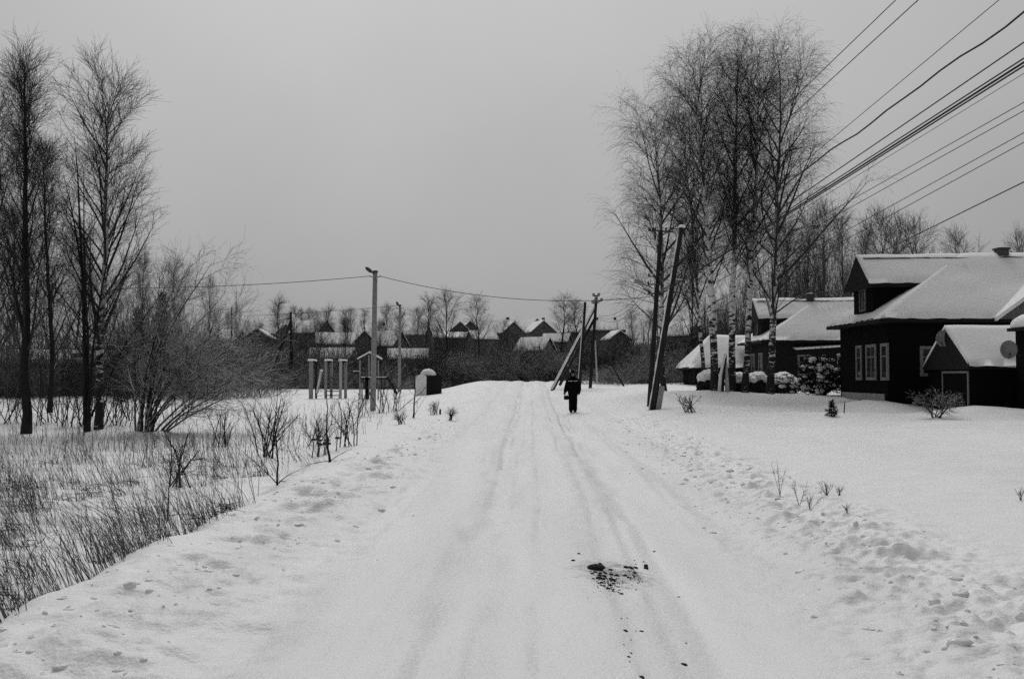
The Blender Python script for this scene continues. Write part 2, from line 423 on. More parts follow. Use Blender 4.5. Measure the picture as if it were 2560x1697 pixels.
def link_ground():
    a, b = sheet('ground', 0, i_l, None), sheet('ground', i_r, nx - 1, None)
    V = np.concatenate([a[0], b[0]]); N = np.concatenate([a[1], b[1]])
    w1, w2 = i_l + 1, nx - i_r
    def fc(w, off):
        jj, ii = np.meshgrid(np.arange(ny - 1), np.arange(w - 1), indexing='ij'); k = (jj * w + ii).ravel() + off
        return np.stack([k, k + 1, k + w + 1, k + w], -1)
    me = np_mesh('ground', V, np.concatenate([fc(w1, 0), fc(w2, len(a[0]))]))
    me.normals_split_custom_set_from_vertices([tuple(n) for n in N])
    o = link('ground', me, 'snow'); tag(o, 'snow covered ground on both sides of the lane and the far slope', kind='structure')
    bpy.data.meshes.remove(a[2]); bpy.data.meshes.remove(b[2])
    o = link('road', sheet('road', i_l, i_r, None)[2], 'snow_road'); tag(o, 'packed snow road with shallow wheel tracks', kind='structure')
link_ground()

# ------------------------------------------------------------------ houses
def hip(mb, xa, xb, ya, yb, ze, fh, ry, rxa, rxb, zr):
    v = [(xa, ya, ze), (xb, ya, ze), (xb, yb, ze), (xa, yb, ze),
         (xa, ya, ze + fh), (xb, ya, ze + fh), (xb, yb, ze + fh), (xa, yb, ze + fh), (rxa, ry, zr + fh), (rxb, ry, zr + fh)]
    f = [(0, 3, 2, 1), (0, 1, 5, 4), (1, 2, 6, 5), (2, 3, 7, 6), (3, 0, 4, 7), (4, 5, 9, 8), (6, 7, 8, 9), (7, 4, 8), (5, 6, 9)]
    mb.add(v, f); return mb
def snow_hip(mb, xa, xb, ya, yb, ze, fh, ry, rxa, rxb, zr, n=(26, 10), seed=1, amp=.035):
    """blanket of snow over a hip or gable roof: gridded slopes with an uneven, rounded edge"""
    v = []; f = []
    def slope(a, b, c, d):                      # a-b along the eave, d-c along the ridge
        a, b, c, d = map(Vector, (a, b, c, d)); o = len(v); nu, nv = n
        for j in range(nv + 1):
            t = j / nv
            for i in range(nu + 1):
                s = i / nu
                p = (a.lerp(b, s)).lerp(d.lerp(c, s), t)
                edge = min(1, t * 6) * min(1, s * 14) * min(1, (1 - s) * 14)
                k = float(fbm(p.x * .55 + seed, p.y * .55 + p.z, 4, seed)) * amp * 2.2
                drop = -(.06 + .09 * (float(vnoise(p.x * 1.3, p.y * 1.3, seed + 3)) + .5)) * (1 - min(1, t * 7)) ** 2
                if t < .02: p = p + (a - d).normalized() * .10 * (float(vnoise(p.x * 1.1 + 3, p.y * 1.1, seed + 8)) + .2)
                v.append((p.x, p.y, p.z + k + drop))
        for j in range(nv):
            for i in range(nu):
                q = o + j * (nu + 1) + i; f.append((q, q + 1, q + nu + 2, q + nu + 1))
        # lip down to the boards
        o2 = len(v)
        for i in range(nu + 1):
            q = v[o + i]; p = a.lerp(b, i / nu); v.append((q[0], q[1], p.z - .13 + .02 * math.sin(i * 1.7 + seed)))
        for i in range(nu): f.append((o2 + i, o2 + i + 1, o + i + 1, o + i))
    A, B, Cc, D = (xa, ya, ze + fh), (xb, ya, ze + fh), (xb, yb, ze + fh), (xa, yb, ze + fh)
    R0, R1 = (rxa, ry, zr + fh), (rxb, ry, zr + fh)
    slope(A, B, R1, R0); slope(Cc, D, R0, R1); slope(D, A, R0, R0); slope(B, Cc, R1, R1)
    mb.add(v, f); return mb
def window(parent, M, w, h, tr=.12, bars=1, cross=True, trim='trim'):
    """local: lies in XZ, faces -Y; M places it on the wall"""
    mb = MB()
    mb.box(-w / 2 - tr, -w / 2, -.05, .03, -tr, h + tr, M); mb.box(w / 2, w / 2 + tr, -.05, .03, -tr, h + tr, M)
    mb.box(-w / 2, w / 2, -.047, .03, h, h + tr, M); mb.box(-w / 2 - .0, w / 2, -.07, .03, -tr, 0, M)
    win = mb.build('window', trim, parent)
    p = MB(); p.box(-w / 2, w / 2, -.012, .02, 0, h, M); p.build('pane', 'glass', win)
    b = MB()
    for i in range(bars):
        x = -w / 2 + w * (i + 1) / (bars + 1); b.box(x - .025, x + .025, -.03, -.013, 0, h, M)
    if cross: b.box(-w / 2, w / 2, -.032, -.014, h * .66, h * .66 + .045, M)
    if bars or cross: b.build('glazing_bar', trim, win)
    return win
MX = lambda x, y, z: Matrix.Translation((x, y, z)) @ Matrix.Rotation(-math.pi / 2, 4, 'Z')      # on a wall facing -X
MY = lambda x, y, z: Matrix.Translation((x, y, z))
def log_house(label, x0, y0, wz, eave, ridge, Lx, Dy, hip_run, wall, westwin, southwin, dormer=True, chim=(5.9,), scale=1.0):
    t = thing('log_house', label, 'house', (x0, y0, wz))
    e, r = eave - wz, ridge - wz
    MB().box(0, Lx, 0, Dy, -.8, e).build('wall', wall, t)
    MB().box(-.06, -.003, .35, Dy - .3, -.6, .55).build('plinth', 'plinth', t)
    sl = MB(); hipargs = (-.5, Lx + .5, -.5, Dy + .5, e, .13, Dy / 2, hip_run - .5, Lx - 2.5, r - .13)
    roof = hip(sl, *hipargs).build('roof', 'roof_dark', t)
    a = list(hipargs); a[0] += .03; a[1] -= .03; a[2] += .03; a[3] -= .03; a[4] += .13; a[5] = .15; a[9] = r
    snow_hip(MB(), *a[:6], *a[6:], n=(40, 14)).build('snow_cover', 'snow_cap', roof, smooth=True)
    if dormer:
        yc, hw = Dy / 2, 1.2; rs = (r - .13 - e) / (Dy / 2 + .5); dz = r - .13 - rs * (hw + .38)
        d = MB(); d.box(.06, 5.2, yc - hw, yc + hw, e + .1, dz)
        top = r - .2
        dz += rs * .38 - .04
        d.add([(.063, yc - hw, dz), (.063, yc + hw, dz), (.063, yc, top), (.2, yc - hw, dz), (.2, yc + hw, dz), (.2, yc, top)],
              [(0, 1, 2), (5, 4, 3), (0, 3, 4, 1), (1, 4, 5, 2), (2, 5, 3, 0)])
        dd = d.build('dormer', wall, t)
        dz -= rs * .38 - .04
        dr = hip(MB(), -.25, 4.4, yc - hw - .38, yc + hw + .38, dz - .012, .13, yc, -.25, 4.4, r - .142).build('dormer_roof', 'roof_dark', t)
        snow_hip(MB(), -.22, 4.4, yc - hw - .35, yc + hw + .35, dz + .115 + rs * .03, .145, yc, -.22, 4.4, r - .02, n=(16, 8), seed=4).build('snow_cover', 'snow_cap', dr, smooth=True)
        window(t, MX(.06, yc, e + .75), .6, .85, .09, 1, False, 'wall_grey')
    for cx in chim:
        c = MB().box(cx, cx + .45, Dy / 2 - .2, Dy / 2 + .25, r - .5, r + .3).build('chimney', 'brick', t)
        MB().box(cx - .06, cx + .51, Dy / 2 - .26, Dy / 2 + .31, r + .3, r + .38).build('chimney_cap', 'metal_dark', c)
        MB().ell((cx + .22, Dy / 2, r + .38), (.26, .26, .07), 10, 4, 0).build('snow_cover', 'snow_cap', c, smooth=True)
    gr = np.random.default_rng(int(x0 * 10))             # the ridge pole shows where wind has thinned the snow
    xs_ = np.linspace(.0, Lx - 2.6, 44); MB().chain([(x_, Dy / 2 - .27, r - .10 + .075 * float(vnoise(x_ * .9, x0, 5)) + gr.normal(0, .008)) for x_ in xs_], [.035] * 44, 6).build('ridge_pole', 'roof_dark', t)
    for (y, z, w, h, b) in westwin: window(t, MX(-.001, y, z), w, h, .13, b, True)
    for (x, z, w, h, b) in southwin: window(t, MY(x, -.001, z), w, h, .13, b, True)
    return t, e, r
zg = .35
def wy(px, x): return x * FPX / (px - 1280)     # depth at which a wall x metres off shows at pixel px
X1, Y1 = 15.7, 41.6
ww = []
for a, b in ((2143, 2154), (2168, 2190), (2205, 2219)):
    ya, yb = wy(b, X1), wy(a, X1); ww.append(((ya + yb) / 2 - Y1, 1.25, (yb - ya) - .1, 1.3, 1 if b - a > 15 else 0))
house1, e1, r1 = log_house('near dark log house with snowy hip roof and gabled dormer, beside the shed', X1, Y1, zg, 3.88, 7.02, 12, 6.0, 5.0,
                           'wall_dark', ww, [(1.83, 1.42, .72, 1.0, 0), (4.2, 1.42, .7, 1.0, 0)], chim=(6.1,))
# cross gable over the front of the near house
cg = MB(); ex = (4.5, 9.5)
cg.add([(ex[0], -.52, e1 + .13), (ex[1], -.52, e1 + .13), (7, -.52, e1 + 1.9), (ex[0], 2.4, e1 + .13), (ex[1], 2.4, e1 + .13), (7, 2.4, e1 + 1.9)],
       [(0, 1, 2), (5, 4, 3), (0, 3, 4, 1), (1, 4, 5, 2), (2, 5, 3, 0)])
cgo = cg.build('front_gable', 'wall_grey', house1)
sg = MB()
for sx in (-1, 1):
    a, b = Vector((7 + sx * 2.75, -.7, e1 + .02)), Vector((7, -.7, e1 + 1.97)); c, d = b + Vector((0, 3, 0)), a + Vector((0, 3, 0)); up = Vector((0, 0, .2))
    sg.add([a, b, c, d, a + up, b + up, c + up, d + up], [(0, 1, 2, 3), (4, 5, 6, 7), (0, 1, 5, 4), (1, 2, 6, 5), (2, 3, 7, 6), (3, 0, 4, 7)])
sg.build('snow_cover', 'snow_cap', cgo, bevel=.05)
X2, Y2 = 15.9, 62.0
house2, e2, r2 = log_house('farther dark log house with snowy hip roof behind the birch trunks', X2, Y2, .95, 3.72, 6.62, 12, 5.6, 4.6,
                           'wall_mid', [(1.6, .75, .75, 1.3, 1), (3.6, .75, .7, 1.3, 1)], [(2.3, .85, .6, 1.05, 1), (4.75, .85, .6, 1.05, 1)], chim=(3.3,))
mb = MB(); a = Vector((1.6, -.75, e2 - .45)); b = Vector((7.0, -.75, e2 - .12))
mb.add([a, b, b + Vector((0, .8, .1)), a + Vector((0, .8, .1)), a + Vector((0, 0, .09)), b + Vector((0, 0, .09)), b + Vector((0, .8, .19)), a + Vector((0, .8, .19))],
       [(0, 1, 2, 3), (4, 5, 6, 7), (0, 1, 5, 4), (1, 2, 6, 5), (2, 3, 7, 6), (3, 0, 4, 7)])
mb.build('snowy_ledge', 'snow_cap', house2, bevel=.02)
# shed of the near house
sh = thing('shed', 'dark gabled shed with pale door frame in front of the near log house', 'shed', (17.0, 37.0, .18))
MB().box(0, 4.4, 0, 3.7, -.7, 1.82).add([(0.002, 0, 1.82), (.002, 3.7, 1.82), (.002, 1.85, 3.18), (4.4, 0, 1.82), (4.4, 3.7, 1.82), (4.4, 1.85, 3.18)],
        [(0, 1, 2), (5, 4, 3), (1, 4, 5, 2), (2, 5, 3, 0)]).build('wall', 'wall_dark', sh)
rf = hip(MB(), -.12, 4.5, -.22, 3.92, 1.72, .1, 1.85, -.12, 4.5, 3.2).build('roof', 'roof_dark', sh)
snow_hip(MB(), -.1, 4.5, -.2, 3.9, 1.82, .15, 1.85, -.1, 4.5, 3.3, n=(20, 9), seed=9).build('snow_cover', 'snow_cap', rf, smooth=True)
door = MB().box(-.03, -.004, .12, 2.22, -.2, 1.58).build('door', 'wall_dark', sh)
fr = MB(); fr.box(-.05, -.004, .05, .12, -.3, 1.66); fr.box(-.05, -.004, 2.22, 2.29, -.3, 1.66); fr.box(-.053, -.004, .12, 2.22, 1.58, 1.66)
fr.build('door_frame', 'trim', door)
# annex at the right end
an = thing('annex', 'black timber annex with thick snow on its roof at the frame edge', 'annex', (18.6, 34.2, .15))
MB().box(0, 4, 0, 2.55, -.6, 3.15).build('wall', 'wall_dark', an)
ar = MB().box(-.22, 4.2, -.25, 2.75, 3.15, 3.27).build('roof', 'roof_dark', an)
ac = MB()
for i in range(7): ac.ell((-.05 + i * .6, 1.25, 3.27), (.42, 1.45, .52 + .05 * math.sin(i * 2)), 16, 8, 0, .06, i)
remesh(ac, 'snow_cover', 'snow_cap', ar, .05, 6)
# outbuilding left of the farther house
ob = thing('outbuilding', 'low outbuilding with long snowy roof beyond the birch trunks', 'outbuilding', (11.9, 66.6, 1.05))
MB().box(0.4, 4.4, .4, 5, -.8, 1.1).build('wall', 'wall_mid', ob)
orf = hip(MB(), -.1, 4.6, 0, 5.4, 1.05, .1, 2.9, 1.9, 4.6, 3.2).build('roof', 'roof_dark', ob)
snow_hip(MB(), -.07, 4.6, .03, 5.37, 1.15, .15, 2.9, 1.9, 4.6, 3.3, seed=12).build('snow_cover', 'snow_cap', orf, smooth=True)
# satellite dishes
def dish(label, loc, rz, r, arm_to):
    t = thing('satellite_dish', label, 'satellite dish', loc, rz)
    n, k = 20, 5; v = []; f = []
    for side in (0, 1):
        o = len(v)
        for j in range(k + 1):
            q = j / k
            for i in range(n):
                a = 2 * math.pi * i / n; v.append((r * .86 * q * math.cos(a), -.13 * q * q * r / .33 + .02 * side, r * q * math.sin(a)))
        for j in range(k):
            for i in range(n): f.append((o + j * n + i, o + j * n + (i + 1) % n, o + (j + 1) * n + (i + 1) % n, o + (j + 1) * n + i))
    b = len(v) // 2
    for i in range(n): f.append((k * n + i, k * n + (i + 1) % n, b + k * n + (i + 1) % n, b + k * n + i))
    MB().add(v, f).build('reflector', 'dish_grey', t, smooth=True)
    m = MB().rod((0, -.1, -r), (0, -.42, -r * .55), .012); m.build('feed_arm', 'metal_dark', t)
    MB().rod((0, -.40, -r * .6), (0, -.48, -r * .4), .035).build('receiver', 'metal_dark', t)
    MB().rod((0, .02, 0), arm_to, .02).build('bracket', 'metal_dark', t)
    return t
dish('round satellite dish at the peak of the shed gable', (16.86, 38.85, W(2357, 846, 38.85).z), math.radians(-35), .32, (.0, .3, -.15))
dish('round satellite dish standing out before the snowy shed roof', W(2521, 874, 35.6), math.radians(-20), .33, (.42, .25, -.22))

# ------------------------------------------------------------------ far village on the slope
def far_house(label, px, py, Yd, w, d, wh, rh, rot, chim=0, win=2, name='cottage', over=.35, sink=1.5):
    """py: pixel height of the wall foot"""
    base = W(px, py, Yd)
    t = thing(name, label, 'house', base, rot)
    m = MB(); v = [(-w / 2, -d / 2, -sink), (w / 2, -d / 2, -sink), (w / 2, -d / 2, wh), (0, -d / 2, wh + rh), (-w / 2, -d / 2, wh)]
    v += [(x, d / 2, z) for x, y, z in v]
    m.add(v, [(0, 1, 2, 3, 4), (9, 8, 7, 6, 5), (0, 5, 6, 1), (1, 6, 7, 2), (2, 7, 8, 3), (3, 8, 9, 4), (4, 9, 5, 0)])
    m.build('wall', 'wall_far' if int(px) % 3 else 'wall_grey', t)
    s = rh / (w / 2); r = MB(); sn = MB()
    for sx in (-1, 1):
        xe = sx * (w / 2 + over); ze = wh - s * over; y0, y1 = -d / 2 - over, d / 2 + over
        for q, lo, hi, ins in ((r, .02, .14, 0), (sn, .145, .42, .06)):
            p = [(xe - sx * ins, y0 + ins, ze), (0, y0 + ins, wh + rh), (0, y1 - ins, wh + rh), (xe - sx * ins, y1 - ins, ze)]
            q.add([(a, b, c + lo) for a, b, c in p] + [(a, b, c + hi) for a, b, c in p],
                  [(0, 1, 2, 3), (4, 5, 6, 7), (0, 1, 5, 4), (1, 2, 6, 5), (2, 3, 7, 6), (3, 0, 4, 7)])
    ro = r.build('roof', 'roof_dark', t); sn.build('snow_cover', 'snow_cap', ro)
    for k in range(chim):
        yk = -d / 4 + k * d / 2
        c = MB().box(.25, .8, yk - .28, yk + .28, wh + rh - .6, wh + rh + 1.0).build('chimney', 'brick', t)
    for k in range(win):
        x = (k - (win - 1) / 2) * w / (win + .4)
        window(t, MY(x, -d / 2 - .002, wh * .35), .7, .95, .16, 1, False)
    if win > 1 and rh > 1.8: window(t, MY(0, -d / 2 - .002, wh + rh * .25), .6, .6, .14, 1, True)
    for k in range(2):
        window(t, Matrix.Translation((-w / 2 - .002, -d / 4 + k * d / 2, wh * .35)) @ Matrix.Rotation(-math.pi / 2, 4, 'Z'), .7, .95, .16, 1, False)
    return t
R90 = math.pi / 2
FH = [
 ('grey gabled cottage with small attic window high on the slope', 1347, 852, 232, 5.6, 8, 1.9, 2.4, .25, 1, 3),
 ('dark cottage roof peeping behind the one with the attic window', 1318, 846, 246, 5.4, 8, 1.9, 2.6, .6, 0, 0),
 ('cottage with broad white roof slope and chimney left of the attic window cottage', 1247, 850, 225, 5.0, 8.5, 1.5, 2.6, .95, 1, 2),
 ('small pale gable tucked below the broad white roof', 1272, 852, 218, 4.6, 6, 1.7, 2.1, .35, 0, 1),
 ('long low house with white roof and two chimneys right of the braced pole', 1515, 845, 205, 5.0, 7.4, 1.5, 1.8, R90 - .1, 2, 2),
 ('little gabled hut below the long two chimney house', 1540, 866, 178, 3.6, 5, 1.2, 1.3, .2, 0, 0),
 ('low shed with bright white roof just above the thicket', 1338, 892, 150, 3.6, 4.6, 1.0, 1.6, R90 - .55, 0, 0),
 ('twin dark gables on the skyline, the one on the left', 1142, 845, 240, 4.6, 6, 1.6, 2.0, .3, 0, 1),
 ('twin dark gables on the skyline, the one on the right', 1172, 846, 244, 5.2, 6, 1.6, 2.3, .15, 0, 1),
 ('long barn with a thin snowy roof under the twin gables', 1140, 860, 205, 3.6, 9, 1.2, .9, R90 + .05, 0, 0),
 ('dark shed with snowy gable edge left of the second leaning pole', 648, 872, 150, 4.2, 5.5, 1.4, 1.3, .1, 0, 1),
 ('large dark house on the ridge beside tall bare trees', 780, 856, 190, 5.0, 6.5, 1.8, 2.1, R90 - .5, 0, 2),
 ('wide house with snow dusted roof below the ridge house', 838, 882, 165, 4.2, 6, 1.4, 1.6, R90 + .25, 0, 2),
 ('narrow tall gabled hut just left of the lamp post', 909, 890, 148, 2.5, 4, 2.2, 1.3, .2, 0, 1),
 ('house with long grey white roof right of the lamp post', 965, 888, 158, 4.0, 5.5, 1.5, 2.0, R90 - .5, 0, 1),
 ('long low barn behind the playground posts', 830, 918, 132, 3.2, 5.6, 1.1, 1.1, R90 - .15, 0, 1),
 ('low shed with snowy roof right of the second lamp post', 1020, 915, 135, 3.0, 5, 1.0, 1.0, R90 + .1, 0, 0),
 ('half hidden house at the slope foot behind the leaning pole', 1700, 868, 170, 5.2, 6, 1.9, 2.2, .9, 0, 1),
 ('low snowy shed roof behind the bare trees at the far left', 150, 935, 66, 2.4, 7, .7, .5, R90, 0, 0),
 ('dim cottage between the bare trees and the alder shrub', 250, 905, 105, 4.5, 9, 1.4, 1.4, R90 + .1, 0, 1),
 ('far small roof high on the ridge between the two lamp posts', 945, 848, 225, 4.0, 5.5, 1.3, 1.5, R90 + .3, 1, 1),
 ('far snowy roof just right of the second lamp post top', 1040, 852, 230, 4.2, 6, 1.3, 1.6, R90 - .35, 0, 1),
 ('tiny far gable on the ridge left of the ridge house', 705, 850, 215, 3.8, 5, 1.4, 1.7, .5, 0, 1),
 ('low far roof between the broad white roof and the twin gables', 1205, 862, 195, 3.4, 5, 1.1, 1.3, R90 + .4, 0, 0),
 ('far shed roof below the attic window cottage to the right', 1392, 868, 185, 3.2, 4.6, 1.0, 1.2, R90 - .3, 0, 0),
 ('far roof on the ridge left of the two chimney house', 1440, 846, 235, 4.2, 6, 1.4, 1.7, .7, 1, 1),
 ('small dark cottage behind the alder shrub top', 560, 872, 170, 4.6, 6, 1.4, 1.5, R90 - .2, 0, 1),
]
for h in FH: far_house(*h[:10], h[10])

# ------------------------------------------------------------------ poles and lamps
def pole_tree(name, label, cat, base):
    return thing(name, label, cat, base)
def cob_lamp(parent, p0, p1, head_len, r=.022, m='concrete'):
    """bracket from p0 to p1 and a flat cobra head going on in the same direction"""
    p0, p1 = Vector(p0), Vector(p1); d = (p1 - p0).normalized()
    arm = MB().chain([p0, p0.lerp(p1, .5) + Vector((0, 0, .02)), p1], [r, r, r]).build('lamp_arm', 'metal_dark', parent)
    q = [p1 + d * head_len * s for s in (-.05, .1, .35, .7, .95, 1.0)]
    MB().chain(q, [.03, .06, .105, .10, .06, .02], 10, .55).build('lamp_head', m, parent, smooth=True)
# the dark utility pole with crossarm, lamp and brackets
D = 43.0
b = on(1621, D, -.4); top = W(1652, 578, D) - b; tip = W(1655, 545, D) - b
U = thing('utility_pole', 'dark wooden utility pole with crossarm and street lamp, standing behind the snow edged leaning pole', 'utility pole', b)
MB().chain([(0, 0, 0), top * .5, top], [.115, .10, .085], 12).build('pole', 'wood_pole', U, smooth=True)
MB().rod(top * .97, tip, .05, .03).build('top_spike', 'metal_dark', U)
ax = Vector((.99, .1, -.06))
MB().box(-.55, .55, -.04, .04, -.035, .035, Matrix.Translation(top) @ Matrix.Rotation(.06, 4, 'Y')).build('crossarm', 'metal_dark', U)
for s in (-.95, -.45, .45, .9):
    MB().chain([top + Vector((s * .52, 0, .03)), top + Vector((s * .52, 0, .1)), top + Vector((s * .52, 0, .16))], [.02, .05, .035], 8).build('insulator', 'metal_dark', U, smooth=True)
for py, hw in ((692, .3), (712, .3), (735, .26)):
    c = W(1635 + (712 - py) * .07, py, D) - b
    br = MB().box(-hw, hw, -.2, -.13, -.025, .025, Matrix.Translation(c)).build('bracket', 'metal_dark', U)
    for s in (-1, 1): MB().chain([c + Vector((s * hw * .9, -.165, .02)), c + Vector((s * hw * .9, -.165, .13))], [.05, .03], 8).build('insulator', 'metal_dark', br)
cob_lamp(U, W(1632, 722, D) - b + Vector((0, -.12, 0)), W(1612, 712, D - .4) - b, .62)
MB().chain([W(1644.0, 590, D) - b + Vector((-.03, 0, 0)), W(1633.5, 690, D) - b + Vector((-.025, 0, 0))], [.018, .02], 6).build('snow_strip', 'snow_cap', U)
# the leaning pole on its concrete stub
D2 = 41.0
b2 = on(1630, D2, -.35); p_lo = W(1628, 1042, D2) - b2; p_hi = W(1704, 568, D2) - b2
Lp = thing('leaning_pole', 'leaning wooden pole edged with a line of snow, bolted to a concrete stub', 'utility pole', b2)
ds = (p_hi - p_lo); p_lo = p_lo - ds * .04
MB().chain([p_lo, p_lo + ds * .5, p_hi], [.135, .115, .095], 14).build('pole', 'wood_pole', Lp, smooth=True)
n_left = Vector((-1, 0, ds.x / ds.z)).normalized()
st = MB(); k = 40; pts = []; rr = []
for i in range(k + 1):
    s = .05 + .95 * i / k; pts.append(p_lo + ds * s + n_left * (.128 - .038 * s)); rr.append(.042 + .012 * math.sin(i * 1.9) + .008 * math.sin(i * .7))
st.chain(pts, rr, 8).ell(p_hi + Vector((.02, 0, .03)), (.16, .13, .08), 10, 6)
st.build('snow_strip', 'snow_cap', Lp, smooth=True)
cb = MB(); M = Matrix.Translation(p_lo + ds * .045 + Vector((.23, -.02, 0))) @ Vector((0, 0, 1)).rotation_difference(ds).to_matrix().to_4x4()
cb.box(-.11, .11, -.11, .11, -.4, 1.25, M).build('concrete_stub', 'concrete', Lp, bevel=.015)
c = p_lo + ds * .765
MB().rod(c + Vector((-.2, 0, .04)), c + Vector((.36, 0, -.03)), .03).build('step_iron', 'snow_cap', Lp)
for s in (.06, .15): MB().chain([p_lo + ds * s + Vector((-.18, 0, .02)), p_lo + ds * s + Vector((.42, 0, -.06))], [.19, .15], 10, .9).build('wire_band', 'metal_dark', Lp) if False else None
# concrete lamp posts
def lamp_post(label, pxb, pyt, Yd, pxt, r0, r1, lx, ly):
    b = on(pxb, Yd, -.3); t = thing('lamp_post', label, 'lamp post', b)
    tp = W(pxt, pyt, Yd) - b
    MB().chain([(0, 0, 0), tp * .5, tp], [r0, (r0 + r1) / 2, r1], 12).build('pole', 'concrete', t, smooth=True)
    MB().rod(tp - Vector((0, 0, .04)), tp + Vector((0, 0, .04)), r1 + .02).build('cap', 'metal_dark', t)
    q = W(lx, ly, Yd - .3) - b
    p0 = tp + Vector((-.05, -.1, -.12)); d = (q - p0)
    MB().rod(p0, p0 + d * .3, .025).build('lamp_arm', 'metal_dark', t)
    MB().chain([p0 + d * s for s in (.25, .45, .8, 1.0)], [.05, .085, .08, .03], 10, .6).build('lamp_head', 'metal_dark', t, smooth=True)
    for s in (-1, 1): MB().chain([tp + Vector((s * r1, 0, -.25)), tp + Vector((s * .26, 0, -.2))], [.015, .03], 6).build('insulator', 'metal_dark', t)
    return b + tp
LP1 = lamp_post('tall pale concrete lamp post beside the playground frames', 933, 679, 45, 938, .135, .105, 914, 668)
LP2 = lamp_post('shorter second lamp post in front of the far thicket', 999, 763, 72, 1000, .105, .09, 991, 754)
# braced pole at the road's crest
D3 = 66.0
b3 = on(1474, D3, -.4); B = thing('braced_pole', 'dark pole with white sided diagonal brace at the crest of the road', 'utility pole', b3)
tp = W(1491, 742, D3) - b3
MB().chain([(0, 0, 0), tp], [.115, .09], 10).build('pole', 'wood_pole', B, smooth=True)
f0 = on(1377, D3 + .6, -.2) - b3; f1 = W(1489, 765, D3) - b3
dv = f1 - f0; nl = Vector((-dv.z, 0, dv.x)).normalized()
br = MB().chain([f0, f1], [.12, .095], 10).build('brace', 'wood_pole', B, smooth=True)
MB().chain([f0 + dv * (.04 + .95 * s / 20) + nl * (.08 - .02 * s / 20) + Vector((0, -.05, 0)) for s in range(21)], [.095 - .02 * s / 20 + .01 * math.sin(s * 2.1) for s in range(21)], 8).build('snow_strip', 'snow_cap', br, smooth=True)
f2 = W(1452, 862, D3 + 1.0) - b3; f3 = W(1486, 797, D3) - b3
MB().chain([f2 - (f3 - f2) * 1.6, f3], [.10, .085], 8).build('brace', 'wood_pole', B, smooth=True)
for py, px0, px1 in ((740, 1484, 1497), (753, 1488, 1504), (758, 1482, 1495)):
    a, c = W(px0, py, D3 - .15) - b3, W(px1, py - 1, D3 - .15) - b3
    q = MB().rod(a, c, .05).build('bracket', 'metal_dark', B)
    for e_ in (a, c): MB().ell(e_ + Vector((0, 0, .08)), (.11, .1, .12), 8, 6).build('insulator', 'concrete', q, smooth=True)
MB().ell(tp + Vector((0, 0, .05)), (.2, .16, .1), 8, 5).build('snow_cap', 'snow_cap', B, smooth=True)
def plain_pole(label, p_lo, p_hi, r0, r1, snow=False, name='wooden_pole', cat='pole', m='wood_pole'):
    p_lo, p_hi = Vector(p_lo), Vector(p_hi); d = p_hi - p_lo
    t = thing(name, label, cat, p_lo)
    MB().chain([-d * .05, d * .5, d], [r0, (r0 + r1) / 2, r1], 9).build('pole', m, t, smooth=True)
    if snow:
        n = Vector((-1, -.2, d.x / max(d.z, .1))).normalized()
        MB().chain([d * s + n * r0 * .9 for s in (.02, .3, .6, .8)], [r0 * .32] * 4, 6).build('snow_strip', 'snow_cap', t)
    return t
plain_pole('bare dark pole beside the braced pole, directly behind the person', W(1449, 962, 64), W(1463, 755, 64), .105, .085, True)
plain_pole('slim pale leaning trunk pole just right of the braced pole', W(1493, 955, 70), W(1488, 850, 70), .06, .05, m='concrete_pale')
plain_pole('thin far pole with short arm between cottages and braced pole', W(1397, 930, 110), W(1409, 822, 110), .12, .09)
plain_pole('thin pole standing on the slope above the thicket', W(1348, 895, 140), W(1349, 865, 140), .1, .08)
plain_pole('leaning stake in the scrub beside the road verge', W(1560, 966, 66), W(1526, 908, 67), .06, .04)
plain_pole('short white stick leaning behind the person', W(1431, 940, 75), W(1420, 912, 75), .05, .04, m='concrete_pale')
plain_pole('thin far pole rising above the alder shrub', W(579, 900, 120), W(579, 768, 120), .12, .09)
fl = plain_pole('far upright pole with long leaning brace left of the playground', W(729, 905, 88), W(727, 780, 88), .13, .1)
q0 = W(662, 975, 86) - fl.location; q1 = W(727, 802, 88) - fl.location
MB().chain([q0, q1], [.14, .11], 8).build('brace', 'wood_pole', fl, smooth=True)
MB().chain([q0 + (q1 - q0) * s + Vector((-.1, -.06, .03)) for s in (.02, .25, .5)], [.06, .06, .04], 6).build('snow_strip', 'snow_cap', fl)
MB().rod(W(718, 797, 87.8) - fl.location, W(730, 793, 87.8) - fl.location, .07).build('bracket', 'metal_dark', fl)

# ------------------------------------------------------------------ overhead wires
def wire(label, pts, r=.012, sag=0.0, n=28):
    pts = [Vector(p) for p in pts]
    P = []
    for a, b_ in zip(pts[:-1], pts[1:]):
        for i in range(n):
            s = i / n; q = a.lerp(b_, s); q.z -= sag * 4 * s * (1 - s); P.append(q)
    P.append(pts[-1]); base = P[0].copy()
    o = MB().chain([p - base for p in P], [r] * len(P), 5).build('overhead_wire', 'wire'); o.location = base
    return tag(o, label, 'wire', 'overhead wires')
def span(label, pxa, pya, Ya, pxb, pyb, Yb, r=.012, ext=.75, sag=.0, waves=0):
    a, b_ = W(pxa, pya, Ya), W(pxb, pyb, Yb)
    c = b_ + (b_ - a) * ext
    if waves:
        pts = []
        for i in range(60):
            p = a.lerp(c, i / 59); p.z += .05 * math.sin(i * 1.3) * math.sin(i * .41 + 1); pts.append(p)
        return wire(label, pts, r, 0, 1)
    return wire(label, [a, c], r, sag)
YN = 17.6
span('thin wire crossing the top edge, the upper of the pair', 1642, 575, D, 2240, 0, YN, .009)
span('thin wire crossing the top edge, the lower of the pair', 1662, 578, D, 2296, 0, YN, .010)
span('lone thin wire between the top pair and the heavy cable', 1648, 706, D, 2498, 0, YN, .008)
